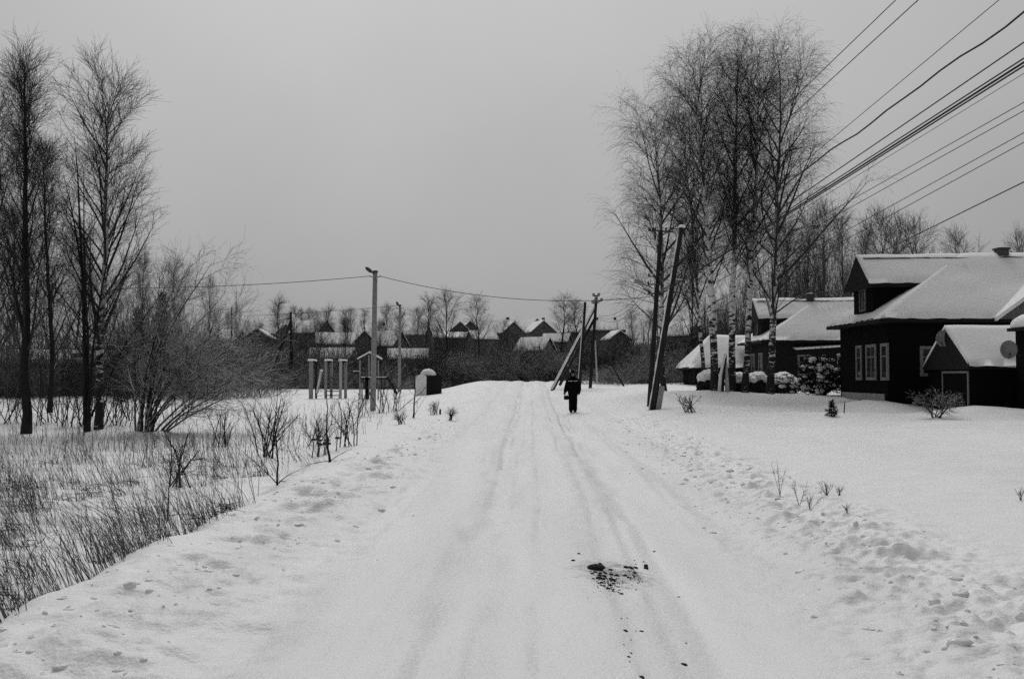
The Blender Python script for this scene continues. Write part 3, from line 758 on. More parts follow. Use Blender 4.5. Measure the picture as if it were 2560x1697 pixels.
span('heavy wavy cable above the bundle at the right edge', 1646, 690, D, 2560, 29, YN, .02, waves=1)
span('topmost cable of the dark bundle, splitting away toward the right edge', 1640, 735, D, 2560, 106, YN, .014)
span('second cable of the dark bundle from above', 1640, 738, D, 2560, 146, YN, .015)
span('thickest cable of the dark bundle', 1640, 742, D, 2560, 156, YN, .022)
span('cable twisted close under the thickest one of the bundle', 1640, 744, D + .2, 2560, 165, YN, .017)
span('hair thin wire just under the dark bundle', 1640, 748, D, 2560, 184, YN, .006)
span('upper wire of the faint pair under the bundle', 1640, 776, D, 2560, 256, YN, .008)
span('lower wire of the faint pair under the bundle', 1640, 790, D, 2560, 277, YN, .008)
span('upper wire of the faint pair above the house cable', 1640, 838, D, 2560, 332, YN, .008)
span('lower wire of the faint pair above the house cable', 1640, 858, D, 2560, 356, YN, .008)
span('thick service cable running to the dormer ridge of the near house', 2196, 634, 43.6, 2560, 455, 27, .018, .6)
wire('sagging lamp wire from the tall lamp post to the utility pole', [LP1 + Vector((.2, 0, -.2)), W(1625, 742, D)], .014, .55)
wire('lamp wire from the tall lamp post toward the bare trees', [LP1 + Vector((-.2, 0, -.2)), W(340, 720, 47), W(-160, 735, 50)], .014, .12)
wire('far wire from the second lamp post toward the left', [LP2, W(620, 789, 78)], .014, .1)
for i, s in enumerate(('upper', 'middle', 'lower')):
    wire(s + ' slack wire between utility pole and braced pole', [W(1630 - i, 700 + i * 12, D), W(1496, 788 + 3 * i, D3)], .010, .55 + .1 * i)

# ------------------------------------------------------------------ trees
def trunk_line(h, r0, lean, wob, g, n=16, rtop=.012):
    s = np.linspace(0, 1, n)
    P = np.zeros((1, n, 3)); P[0, :, 2] = s * h
    P[0, :, 0] = lean[0] * s ** 1.3 + np.cumsum(g.normal(0, wob, n)) * (s > 0); P[0, :, 1] = lean[1] * s ** 1.3 + np.cumsum(g.normal(0, wob, n)) * (s > 0)
    P[0, 0, :2] = 0
    R = np.maximum(r0 * (1 - s) ** .68, rtop)[None, :]; R[0, 0] *= 1.25
    return P, R
def tree_meshes(seed, h, r0, lean=(0, 0), t0=.3, limbs=42, spread=4.0, lang=.6, ltrop=.06, br=13, tw=13, brl=1.5, twl=.9,
                droop=-.3, twr=.0045, wob=.03, top=.3, bdroop=0.0, twn=5, lpow=.6, lthick=.013, bthick=.007, split=True):
    g = np.random.default_rng(seed)
    P, R = trunk_line(h, r0, lean, wob, g)
    lf = lambda t: spread * (top + (1 - top) * np.clip((1 - t) / (1 - t0), 0, 1) ** lpow)
    L, LR = grow(P, R, limbs, t0, .985, lf, lang, 8, lthick, ltrop, .045, g, .010)
    Bq, BR = grow(L, LR, br, .18, 1.0, lambda t: brl * (1.15 - .6 * t), .62, 6, bthick, bdroop, .10, g, twr * 1.5)
    T, TR = grow(Bq, BR, tw, .15, 1.0, lambda t: twl * (1.1 - .4 * t), .6, twn, .003, droop, .10, g, twr)
    tr = np_mesh('trunk', *tubes(P, R, 12))
    lv = tubes(L, LR, 6)
    if not split: return tr, np_mesh('crown', *join([lv, tubes(Bq, BR, 4), tubes(T, TR, 3)]))
    return tr, np_mesh('crown', *join([tubes(Bq, BR, 4), tubes(T, TR, 3)])), np_mesh('boughs', *lv)
def plant_tree(name, label, cat, loc, meshes, mats, rz=0, sc=1.0, group=None):
    t = thing(name, label, cat, loc, rz, group); t.scale = (sc,) * 3 if not isinstance(sc, tuple) else sc
    link('trunk', meshes[0], mats[0], t); link('crown', meshes[1], mats[1], t)
    if len(meshes) > 2: link('boughs', meshes[2], 'snowy_bough', t)
    return t
# the birch group by the leaning pole (base pixel, distance, pixel of the top)
BG = 'birches in the group by the lane'
birches = [
 ('birch with wide low crown directly behind the leaning pole', 1660, 57, (1642, 250), .16, 4.5, .20, .72, 101, 50, .05),
 ('slender birch at the back of the group, second trunk from the leaning pole', 1755, 55, (1700, 235), .12, 3.0, .24, .55, 102, 44, .06),
 ('stout birch with heavily blotched bark, first big trunk of the group', 1786, 51, (1752, 72), .21, 3.5, .31, .6, 103, 52, .07),
 ('tall birch beside the split stump, in the middle of the group', 1828, 53, (1842, 56), .20, 3.2, .33, .58, 104, 50, .07),
 ('tall birch with knobbly trunk just right of the middle one', 1860, 52, (1888, 66), .18, 3.3, .33, .6, 105, 50, .07),
 ('birch with long low limbs reaching over the farther house roof', 1923, 51, (1958, 106), .20, 4.9, .20, .72, 106, 54, .05),
]
for lab, px, Yd, (tx, ty), r0, sp, t0, la, seed, nl_, tr_ in birches:
    b = on(px, Yd, -.15); tp = W(tx, ty, Yd) - b
    ms = tree_meshes(seed, tp.z * .875, r0, (tp.x, 0), t0, int(nl_ * .76), sp * .98, la, tr_, 12, 10, 1.75, 1.3, -.5, .0043, top=.55, bdroop=-.08, lthick=.0145, bthick=.0088)
    plant_tree('birch_tree', lab, 'birch tree', b, ms, ('birch', 'twig'), group=BG)
# lone split stump plastered with snow at their feet
b = on(1806, 50.6, -.1); t = thing('split_stump', 'split pale stump plastered with snow between the birch trunks', 'stump', b)
MB().chain([(-.1, 0, 0), (-.05, 0, .9), (.12, 0, 1.75), (.17, 0, 1.95)], [.16, .13, .09, .05], 9).build('trunk', 'snowy_bark', t, smooth=True)
MB().chain([(.22, 0, 0), (.2, 0, .8), (.18, 0, 1.6)], [.12, .09, .04], 8).build('splinter', 'concrete_pale', t, smooth=True)
MB().chain([(-.2, -.08, .05), (-.14, -.1, .9), (.04, -.1, 1.7), (.12, -.04, 2.0)], [.1, .08, .06, .07], 8).build('snow_cover', 'snow_cap', t, smooth=True)

# left hand trees
LT = [
 ('narrow tall birch nearest the left frame edge', 70, 32, (62, 104), .15, 2.5, .18, .42, 201, 54, 'bark_dark', 13),
 ('birch with pale blotched trunk beside the forked alder', 250, 34, (268, 160), .14, 3.6, .2, .5, 202, 52, 'birch', 13),
 ('thin bare tree cut by the left frame edge', -28, 37, (-20, 190), .14, 2.8, .15, .5, 203, 46, 'bark_dark', 12),
 ('slim bare tree behind the narrow birch', 128, 43, (105, 330), .11, 2.6, .15, .45, 204, 42, 'bark_dark', 12),
]
for lab, px, Yd, (tx, ty), r0, sp, t0, la, seed, nl_, bm_, tw_ in LT:
    b = on(px, Yd, -.1); tp = W(tx, ty, Yd) - b
    ms = tree_meshes(seed, tp.z * .91, r0, (tp.x, 0), t0, nl_, sp, la, .07, 11, tw_ - 3, 1.1, .55, .05, .0044, top=.22, bdroop=.05, twn=4, lpow=.75)
    plant_tree('bare_tree', lab, 'tree', b, ms, (bm_, 'twig'), group='bare trees at the left')
def multi_stem(name, label, cat, base, stems, seed, br=9, brl=1.4, tw=7, twl=.7, tw2=0, r=.06, droop=.03, mats=('bark_dark', 'twig'), twr=.0035, sides=8, trop=.03, jit=.05, bth=.010):
    """stems: list of (tip offset, bow) grown from one stool"""
    g = np.random.default_rng(seed)
    n = 9; P = []; R = []
    for (dx, dy, dz, bow, rr, o) in stems:
        s = np.linspace(0, 1, n)[:, None]; end = np.array([dx, dy, dz])
        p = np.array([o, g.normal(0, .15), 0]) * (1 - s) + end * s
        p[:, 0] -= np.sin(s[:, 0] * np.pi) * bow * (1 if dx > 0 else -1)
        p += np.cumsum(g.normal(0, .025, p.shape) * min(1, abs(dz) / 3), 0) * (s > 0)
        P.append(p); R.append(rr * (1 - s[:, 0]) ** .7 + .006)
    P, R = np.array(P), np.array(R)
    Bq, BR = grow(P, R, br, .2, 1.0, lambda t: brl * (1.2 - .6 * t), .65, 6, bth, trop, jit, g, .006)
    T, TR = grow(Bq, BR, tw, .2, 1.0, lambda t: twl * (1.1 - .4 * t), .6, 4, .004, droop, .08, g, twr)
    t = thing(name, label, cat, base)
    link('trunk', np_mesh('trunk', *tubes(P, R, sides)), mats[0], t)
    parts = [tubes(Bq, BR, 5), tubes(T, TR, 3)]
    if tw2:
        T2, TR2 = grow(T, TR, tw2, .2, 1, twl * .55, .6, 3, .004, droop, .08, g, twr * .85); parts.append(tubes(T2, TR2, 3))
    link('crown', np_mesh('crown', *join(parts)), mats[1], t)
    return t
b = on(218, 33, -.1)
def off(px, py, Yd=33): p = W(px, py, Yd) - b; return p
def stem(px, py, bow, rr, o=0., Yd=33, dy=0): p = off(px, py, Yd); return (p.x, dy, p.z, bow, rr, o)
multi_stem('alder_tree', 'dark forked alder with several stems left of the blotched birch', 'alder tree', b,
           [stem(150, 420, .35, .06, -.03, dy=.5), stem(190, 345, .1, .07, 0), stem(222, 420, -.05, .05, .05, dy=-.4), stem(300, 500, .25, .045, .06, dy=.3), stem(420, 720, .3, .035, .05, dy=-.5)],
           301, 15, 1.7, 9, .8, 3, mats=('bark_dark', 'twig'))
b = on(360, 33, -.1)
st = [(520, 660, .5, .075, .1, .2), (470, 690, .35, .07, 0, -.5), (560, 740, .6, .07, .1, .5), (420, 720, .1, .06, -.1, .3), (590, 800, .7, .06, .2, -.3), (380, 690, .0, .06, -.2, .8),
      (600, 870, .6, .055, .2, .4), (330, 740, .1, .05, -.3, 0), (450, 640, .3, .06, 0, 1.2), (540, 850, .4, .05, .1, -1.2), (610, 930, .35, .06, .4, -.2), (590, 985, .2, .05, .7, -.6), (500, 900, .3, .045, .3, -1.0)]
multi_stem('alder_shrub', 'large snow laced alder shrub with many arching stems leaning toward the field', 'shrub', b,
           [stem(px, py, bw, rr * .65, o, 33, dy) for px, py, bw, rr, o, dy in st + [(640, 900, .5, .05, .3, .6), (630, 850, .5, .05, .2, -.8), (570, 770, .5, .05, .1, 1.0), (500, 760, .4, .05, 0, -1.3), (620, 960, .3, .05, .6, -1.0)]], 302, 13, 1.4, 8, .7, 3, mats=('snowy_shrub', 'snowy_shrub'), twr=.0045, trop=.05, jit=.14, bth=.014)
# saplings growing through the verge snow
def sapling(label, px, Yd, hpx, seed, side=(), n=10, L=.55, r=.018, tw=5, lean=0):
    b = on(px, Yd, -.03); h = hpx / FPX * Yd; g = np.random.default_rng(seed)
    P, R = trunk_line(h, r, (lean, 0), .012 * h, g, 10, .003)
    parts = [tubes(P, R, 7)]
    Bq, BR = grow(P, R, n, .2, .97, lambda t: L * (1.15 - .7 * t), .75, 6, .012, .12, .10, g, .0028)
    T, TR = grow(Bq, BR, tw, .25, 1, lambda t: L * .45, .6, 4, .008, .05, .1, g, .0018)
    t = thing('sapling', label, 'sapling', b, 0, 'young trees on the verge')
    link('trunk', np_mesh('trunk', *tubes(P, R, 7)), 'twig', t)
    parts = [tubes(Bq, BR, 5), tubes(T, TR, 3)]
    if side:
        Q = np.array([[np.array([0, 0, .02]) + (np.array(s_) * u_ + np.array([0, 0, .04 * math.sin(u_ * 3.1 + 1)])) for u_ in np.linspace(0, 1, 6)] for s_ in side])
        QR = np.linspace(.009, .002, 6)[None, :].repeat(len(side), 0); parts.append(tubes(Q, QR, 5))
        Q2, QR2 = grow(Q, QR, 4, .3, 1, .18, .6, 4, .01, .1, .1, g, .0018); parts.append(tubes(Q2, QR2, 3))
    link('crown', np_mesh('crown', *join(parts)), 'twig', t)
    return t
sapling('twiggy sapling standing alone at the left verge, nearest the road', 697, 15.3, 265, 401, ((-.68, .2, .62), (.35, 0, .3), (.12, .1, .1)), 14, .55, .016)
sapling('forked sapling with thick stem, second along the left verge', 828, 19.5, 178, 402, ((.42, 0, .32), (-.55, -.2, -.02)), 7, .55, .026)
sapling('sapling in front of the pale box', 1034, 38, 120, 403, ((.7, 0, 1.2),), 8, .7, .035)
sapling('thin straight whip at the edge of the dry weeds', 426, 14.2, 152, 404, (), 3, .3, .013)
for i, (px, Yd, lab) in enumerate(((655, 23.5, 'leaning pair of young stems behind the lone sapling'), (682, 23, 'dense bundle of young stems just behind the lone sapling'), (880, 24, 'bundle of thin slanting stems beyond the forked sapling'),
                       (800, 27, 'low twiggy clump around the dead weed heads'), (560, 27, 'sparse shrubby clump near the alder shrub'), (455, 18, 'branching dry shrub beside the straight whip'),
                       (905, 41, 'bushy stems at the foot of the tall lamp post'), (958, 43.5, 'cluster of upright shoots right of the tall lamp post'), (985, 44, 'smaller shoots beside the cluster near the lamp post'),
                       (1085, 40, 'wispy weeds below the pale box'), (1130, 36, 'wispy weeds at the road edge below the box'), (1000, 34, 'low weeds between lamp post and verge'))):
    g = np.random.default_rng(500 + i); ns = 7 if i not in (0,) else 3
    hh = (1.5, 1.6, 1.1, .7, 1.0, 1.1, 1.0, 1.9, 1.6, .5, .5, .4)[i]
    st = [(g.normal(0, .28) * hh + (.2 if i == 0 else 0), g.normal(0, .3), hh * g.uniform(.6, 1.05), .03, .009 + .004 * (i in (1, 7)), g.normal(0, .12)) for _ in range(ns)]
    multi_stem('young_shrub', lab, 'shrub', on(px, Yd, -.03), st, 520 + i, 6, .35 * hh ** .5, 4, .18, 0, mats=('twig', 'twig'), twr=.0022, sides=5)['group'] = 'young shrubs in the left field'
# understorey of the left trees
for i, (px, Yd, lab) in enumerate(((20, 36, 'dark undergrowth left of the narrow birch'), (120, 37, 'undergrowth between the narrow birch and the alder'), (165, 35.5, 'thin stems close to the forked alder'),
                                   (300, 36, 'tangle of shoots between blotched birch and alder shrub'), (320, 38, 'second tangle behind the alder shrub'), (265, 40, 'upright shoots behind the blotched birch'))):
    g = np.random.default_rng(600 + i)
    st = [(o_ + g.normal(0, .3), g.normal(0, .6), g.uniform(.9, 2.8), g.normal(0, .10), .011, o_) for o_ in g.normal(0, .8, 18)]
    multi_stem('undergrowth_shrub', lab, 'shrub', on(px, Yd, -.05), st, 620 + i, 7, .6, 6, .35, 0, mats=('twig', 'twig'), twr=.003, sides=5, jit=.12)['group'] = 'undergrowth under the left trees'
# far trees: three crowns shared
far_kinds = [tree_meshes(700 + k, 10.4, .14, (.3, 0), .22, 19, (3.0, 4.4, 3.6)[k], (.42, .5, .6)[k], .10, 9, 7, 1.6, .9, (-.12, .05, -.25)[k], .0085, top=.12, twn=4, wob=.06, lpow=.8, lthick=.017, split=False) for k in range(3)]
FT = [  # label, px, base py, distance, top py, kind
 ('narrow bare tree left of the braced leaning pole', 690, 880, 150, 735, 0), ('wispy bare tree behind the leaning braced pole', 735, 880, 160, 765, 1),
 ('pale bare tree above the ridge house', 790, 870, 185, 775, 1), ('narrow birch rising over the wide house roof', 820, 880, 170, 760, 0), ('twin of bare trees left of the tall lamp post', 855, 875, 175, 770, 2),
 ('bare tree just left of the second lamp post', 972, 880, 175, 760, 1), ('bare tree just right of the second lamp post', 1006, 885, 150, 770, 0), ('dense narrow birch left of the round crowned one', 1062, 890, 165, 735, 2),
 ('fan shaped birch on the slope above the pale box', 1122, 915, 140, 725, 1), ('shaggy birch right of the fan shaped one', 1200, 890, 180, 736, 2), ('low bare tree left of the dense narrow birch', 1040, 880, 190, 768, 1),
 ('tall wispy tree behind the attic window cottage', 1408, 880, 185, 732, 2), ('broad wispy tree left of the bare dark pole', 1440, 890, 200, 748, 1), ('small bare tree right of the utility pole', 1640, 880, 150, 770, 1),
 ('wispy tree in front of the low barn behind the playground', 800, 905, 118, 800, 1), ('thin tree right of the low barn behind the playground', 868, 905, 120, 790, 0),
 ('bushy tree over the roof right of the tall lamp post', 948, 905, 122, 800, 1), ('small tree above the pale box', 1085, 910, 125, 812, 2), ('small spreading tree below the twin gables', 1165, 905, 125, 820, 1),
 ('dark bushy tree on the slope left of the attic window cottage', 1262, 895, 140, 800, 1), ('scrubby tree left of the leaning brace pole', 640, 905, 110, 800, 2), ('scrubby tree behind the leaning brace pole', 765, 900, 125, 815, 1),
 ('bare tree on the skyline behind the two chimney house', 1585, 870, 200, 770, 2),
 ('bare tree over the farther house, first from the birches', 2015, 860, 95, 520, 2), ('bare tree over the farther house, second from the birches', 2065, 860, 90, 500, 1),
 ('bare tree over the farther house, third from the birches', 2120, 860, 98, 515, 2), ('bare tree behind the dormer of the near house', 2165, 850, 100, 545, 0),
 ('feathery tree above the dormer ridge', 2205, 800, 120, 520, 1), ('feathery tree above the near roof, left of the pair', 2255, 800, 125, 535, 1), ('feathery tree above the near roof, right of the pair', 2295, 800, 125, 540, 2),
 ('round bare tree over the near roof before the chimney', 2392, 800, 130, 572, 1), ('grey tree at the right frame edge behind the chimney', 2562, 800, 120, 575, 1),
 ('bare tree seen between the birch trunks', 1885, 880, 100, 600, 0), ('second bare tree seen between the birch trunks', 1960, 870, 92, 540, 2), ('bare tree behind the slender birch', 1735, 890, 95, 610, 1),
 ('bare tree rising from the thicket behind the alder shrub', 440, 900, 85, 640, 2), ('bushy bare tree behind the alder shrub', 520, 905, 90, 690, 1), ('bare tree deep behind the forked alder', 190, 900, 75, 560, 2),
 ('bare tree deep behind the narrow birch', 40, 900, 70, 500, 1), ('low bushy tree right of the alder shrub', 590, 900, 100, 760, 1), ('bare tree deep between alder and shrub', 345, 900, 80, 620, 0)]
for i, (lab, px, pb, Yd, pt, k) in enumerate(FT):
    b = W(px, pb, Yd); sc = (W(px, pt, Yd).z - b.z) / 11.6
    wid = sc * (1.35 if Yd > 110 else .8)
    z0 = Hf(b.x, b.y)
    if z0 < b.z: sc = sc * (W(px, pt, Yd).z - z0) / (W(px, pt, Yd).z - b.z)
    b.z = min(z0, b.z) if z0 < b.z else b.z
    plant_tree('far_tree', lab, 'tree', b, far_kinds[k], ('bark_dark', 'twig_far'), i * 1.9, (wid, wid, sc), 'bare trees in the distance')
gf = np.random.default_rng(77)
for i in range(16):
    px = 560 + 520 * (i + gf.uniform(-.4, .4)) / 16 if i < 13 else 1440 + 90 * (i - 12); Yd = gf.uniform(235, 275); b = W(px, 848, Yd); b.z = Hf(b.x, b.y)
    sc = (W(px, gf.uniform(765, 812), Yd).z - b.z) / 11.6; wd = sc * gf.uniform(.9, 1.5)
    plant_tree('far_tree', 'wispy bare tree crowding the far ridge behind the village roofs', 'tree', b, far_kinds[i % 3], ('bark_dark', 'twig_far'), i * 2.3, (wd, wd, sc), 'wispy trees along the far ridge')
# thickets: nobody could count the stems
def clump_mesh(seed, n=105, hx=3.0, hy=2.0, h=3.2):
    g = np.random.default_rng(seed)
    m = 6; s = np.linspace(0, 1, m)[None, :, None]
    base = np.stack([g.uniform(-hx, hx, n), g.uniform(-hy, hy, n), np.full(n, -.4)], -1)
    dome = (1 - .75 * (np.abs(base[:, 0]) / hx) ** 1.6) * (.72 + .7 * (vnoise(base[:, 0] * 1.1, base[:, 1] * 1.1, seed) + .5))
    tip = base + np.stack([g.normal(0, .5, n) + .35 * base[:, 0] / hx, g.normal(0, .4, n), h * g.uniform(.5, 1.05, n) * dome], -1)
    P = base[:, None, :] * (1 - s) + tip[:, None, :] * s; P = P + np.cumsum(g.normal(0, .03, P.shape), 1)
    R = np.linspace(.026, .010, m)[None, :].repeat(n, 0)
    Bq, BR = grow(P, R, 6, .25, 1, .95, .55, 4, .01, .08, .1, g, .010)
    T, TR = grow(Bq, BR, 3, .3, 1, .5, .6, 3, .01, .05, .1, g, .007)
    return np_mesh('clump', *join([tubes(P, R, 4), tubes(Bq, BR, 3), tubes(T, TR, 3)]))
clumps = [clump_mesh(800 + k) for k in range(3)]
def thicket(label, spots, seed, m='twig_frost'):
    g = np.random.default_rng(seed)
    t = thing('thicket', label, 'thicket', (0, 0, 0), kind='stuff')
    t['kind'] = 'stuff'
    for i, (px, Yd, hh) in enumerate(spots):
        x = WX(px, Yd); o = link('clump', clumps[i % 3], m, t); o['kind'] = 'stuff'
        o.location = (x, Yd, Hf(x, Yd)); o.rotation_euler = (0, 0, g.uniform(-.5, .5) + (math.pi if i % 2 else 0)); o.scale = (g.uniform(.8, 1.3), 1.1, hh / 2.9)
        if m == 'twig_frost' and g.random() < .4: o.material_slots[0].link = 'OBJECT'; o.material_slots[0].material = MATS['twig']
def row(px0, px1, Y0, Y1, h0, h1, n, seed):
    g = np.random.default_rng(seed); return [(px0 + (px1 - px0) * (i + g.uniform(-.4, .4)) / n, g.uniform(Y0, Y1), g.uniform(h0, h1)) for i in range(n)]
def tops(pts, Y0, Y1, n, seed, jit=12):
    """rows whose tops follow a skyline read off the photo"""
    g = np.random.default_rng(seed); out = []; xs, ys = zip(*pts)
    for i in range(n):
        px = xs[0] + (xs[-1] - xs[0]) * (i + g.uniform(-.3, .3)) / (n - 1); Yd = g.uniform(Y0, Y1); x = WX(px, Yd)
        out.append((px, Yd, max(1.2, WZ(np.interp(px, xs, ys) + g.uniform(-jit, jit), Yd) - Hf(x, Yd))))
    return out
thicket('dense scrub filling the hollow beyond the crest of the road',
        tops([(1060, 925), (1150, 905), (1230, 868), (1290, 858), (1350, 900), (1440, 895), (1520, 872), (1650, 865)], 96, 112, 30, 1, 34)
        + tops([(1060, 935), (1250, 905), (1400, 915), (1650, 890)], 88, 95, 24, 11, 30), 1)
thicket('dense dark scrub behind the playground and field',
        tops([(420, 905), (560, 890), (650, 905), (760, 888), (900, 892), (1000, 930), (1120, 930)], 84, 92, 28, 2, 34)
        + tops([(420, 860), (700, 872), (900, 878), (1120, 890)], 105, 125, 24, 12, 22), 2)
thicket('dark scrub and young trees behind the trees at the left', tops([(-80, 790), (200, 810), (330, 820), (480, 800), (600, 850)], 58, 84, 13, 3, 55), 3, 'twig')
thicket('scrub beside the utility poles at the foot of the birches', tops([(1560, 900), (1640, 880), (1745, 880)], 70, 80, 8, 4), 4)
hb_ = []
for h in FH:
    if h[3] > 140:
        gq = np.random.default_rng(int(h[1])); Yq = h[3] - 5.5
        for k in (-.5, .5):
            xq = WX(h[1], Yq) + k * max(h[4], h[5]) * .7; zq = W(h[1], h[2], h[3]).z + h[6] * gq.uniform(.45, 1.05)
            hb_.append((1280 + xq / Yq * FPX / 1.0013, Yq, max(1.0, zq - Hf(xq, Yq))))
thicket('low brush growing in front of the far cottages', hb_, 9)
thicket('brushwood scattered over the far slope', tops([(560, 855), (1000, 850), (1400, 848), (1720, 845)], 170, 240, 26, 5, 14) + tops([(560, 890), (1200, 892), (1700, 880)], 132, 150, 18, 15, 10), 5)
thicket('grey scrub behind the two log houses', tops([(1750, 800), (1900, 720), (2160, 650)], 86, 92, 14, 6, 20), 6)
# conifers dark in the left scrub
def spruce(label, px, Yd, ptop, hw, seed, snow=False):
    b = on(px, Yd, -.1); h = W(px, ptop, Yd).z - b.z if ptop > 0 else -ptop; g = np.random.default_rng(seed)
    t = thing('spruce_tree', label, 'spruce', b); P, R = trunk_line(h, .02 * h + .01, (0, 0), .0, g)
    Lq, LR = grow(P, R, int(26 + 8 * h), .06, .98, lambda q: hw * (1.05 - q), 1.35, 6, .02, .03, .05, g, .006 + .001 * h)
    T, TR = grow(Lq, LR, 14, .1, 1, lambda q: .22 * hw * (1.2 - .6 * q) + .05, .9, 3, .05, -.05, .1, g, .004 + .004 * h)
    link('trunk', np_mesh('trunk', *tubes(P, R, 8)), 'bark_dark', t)
    link('crown', np_mesh('crown', *join([tubes(Lq, LR, 4), tubes(T, TR * 1.6, 3)])), 'snowy_leaf' if snow else 'leaf_dark', t)
spruce('dark spruce top in the scrub behind the alder shrub', 345, 70, 770, 1.3, 901)
spruce('second dark spruce in the scrub nearer the field', 405, 74, 735, 1.5, 902)
spruce('tiny dark spruce alone in the snow before the near house', 2077, 34.6, -.62, .24, 903)

# ------------------------------------------------------------------ snowy hedge and evergreen
def snowy_bush(label, px0, px1, ptop, Yd, seed, depth=1.0):
    x0, x1 = WX(px0, Yd), WX(px1, Yd); xc = (x0 + x1) / 2; z0 = Hf(xc, Yd); top = WZ(ptop, Yd); h = top - z0; hw = (x1 - x0) / 2
    t = thing('hedge_bush', label, 'bush', (xc, Yd, z0), 0, 'clipped bushes under the birches'); g = np.random.default_rng(seed)
    n = 1500; d = nrm(g.normal(0, 1, (n, 3))); d[:, 2] = np.abs(d[:, 2]) * 1.2 - .25
    c = d * np.array([hw * .95, depth * .9, h * .86]) * g.uniform(.8, 1.0, (n, 1)) ; c[:, 2] = np.clip(c[:, 2], .02, None)
    q = nrm(g.normal(0, 1, (n, 3))) * .09
    Pq = np.stack([c - q, c, c + q * .8], 1); Rq = np.tile(np.array([.03, .05, .012]), (n, 1))
    link('leaves', np_mesh('leaves', *tubes(Pq, Rq, 4)), 'leaf_dark', t)
    k = MB(); k.ell((0, 0, .0), (hw * .82, depth * .8, h * .8), 16, 8, -.05, .05, seed); k.build('twig_core', 'leaf_dark', t, smooth=True)
    s = MB().ell((-.1 * hw, .1, h * .6), (hw * .8, depth * .8, h * .34), 18, 10, -1, .2, seed + 5)
    for i in range(40):
        a = g.uniform(-.8, .8); bq = g.uniform(-.8, .6); zz = math.sqrt(max(.08, 1 - a * a * .8 - bq * bq * .6))
        s.ell((a * hw * .92, bq * depth * .85, h * (zz * .9)), (hw * g.uniform(.18, .32), depth * g.uniform(.2, .34), g.uniform(.09, .17)), 9, 6)
    remesh(s, 'snow_cover', 'snow_cap', t, .035, 1)['kind'] = 'stuff'
snowy_bush('snow capped bush left of the first big birch trunk', 1738, 1806, 924, 53.5, 1)
snowy_bush('snow capped bush between the birch trunks', 1812, 1872, 930, 53.8, 2)
snowy_bush('snow capped bush left of the long limbed birch', 1864, 1922, 928, 53, 3)
snowy_bush('snow covered block of hedge right of the long limbed birch', 1922, 1990, 930, 53, 4)
b = on(2050, 49.5, -.1); t = thing('juniper_bush', 'wide evergreen bush loaded with snow at the corner of the near house', 'bush', b); t.scale = (1.45, 1.2, 1.6); g = np.random.default_rng(44)
P0 = np.zeros((34, 8, 3)); R0 = np.zeros((34, 8))
for i in range(34):
    az = g.uniform(0, 6.28); el = g.uniform(.25, 1.35); L = 1.45 * (1 - .25 * (el > 1)); s = np.linspace(0, 1, 8)
    P0[i, :, 0] = np.cos(az) * np.cos(el) * L * s; P0[i, :, 1] = np.sin(az) * np.cos(el) * L * .7 * s
    P0[i, :, 2] = np.sin(el) * L * s * 1.15 - .35 * s ** 2.2 * np.cos(el); R0[i] = np.linspace(.03, .012, 8)
Tq, TqR = grow(P0, R0, 16, .2, 1, .38, .7, 4, .03, -.08, .1, g, .014)
T2q, T2R = grow(Tq, TqR, 5, .2, 1, .16, .7, 3, .06, -.05, .1, g, .014)
link('boughs', np_mesh('boughs', *join([tubes(P0, R0, 5), tubes(Tq, TqR, 4), tubes(T2q, T2R, 3)])), 'leaf_dark', t)
s = MB()
for i in range(0, 34):
    for j in (3, 5, 7):
        if g.random() < .8: p = P0[i, j]; s.ell((p[0], p[1], p[2] + .05), (g.uniform(.1, .19), g.uniform(.1, .18), .06), 8, 5)
for i in range(0, len(Tq), 6):
    p = Tq[i, 2]; s.ell((p[0], p[1], p[2] + .03), (.09, .08, .045), 7, 4)
s.build('snow_cover', 'snow_cap', t, smooth=True)['kind'] = 'stuff'
# shrubs in the right hand yard
g = np.random.default_rng(70)
t = multi_stem('snowy_shrub', 'small snow dotted shrub before the shed door', 'shrub', on(2335, 34.5, -.05),
               [(g.normal(0, .42), g.normal(0, .3), g.uniform(.6, .95), .04, .014, g.normal(0, .08)) for _ in range(9)], 71, 7, .4, 5, .2, 2, mats=('twig', 'snowy_leaf'), twr=.006, sides=5)
t = multi_stem('cut_shrub', 'bundle of upright dry stalks with heads right of the leaning pole', 'shrub', on(1722, 37.5, -.05),
               [(g.normal(0, .28) - .15, g.normal(0, .2), g.uniform(.5, .75), .01, .008, g.normal(0, .2)) for _ in range(18)], 72, 3, .14, 5, .07, 0, mats=('weed_dark', 'weed'), twr=.005, sides=5)
plain_pole('thin stake standing by the tiny spruce', on(2107, 36, -.05), W(2112, 1003, 36), .022, .015, name='garden_stake', cat='stake')

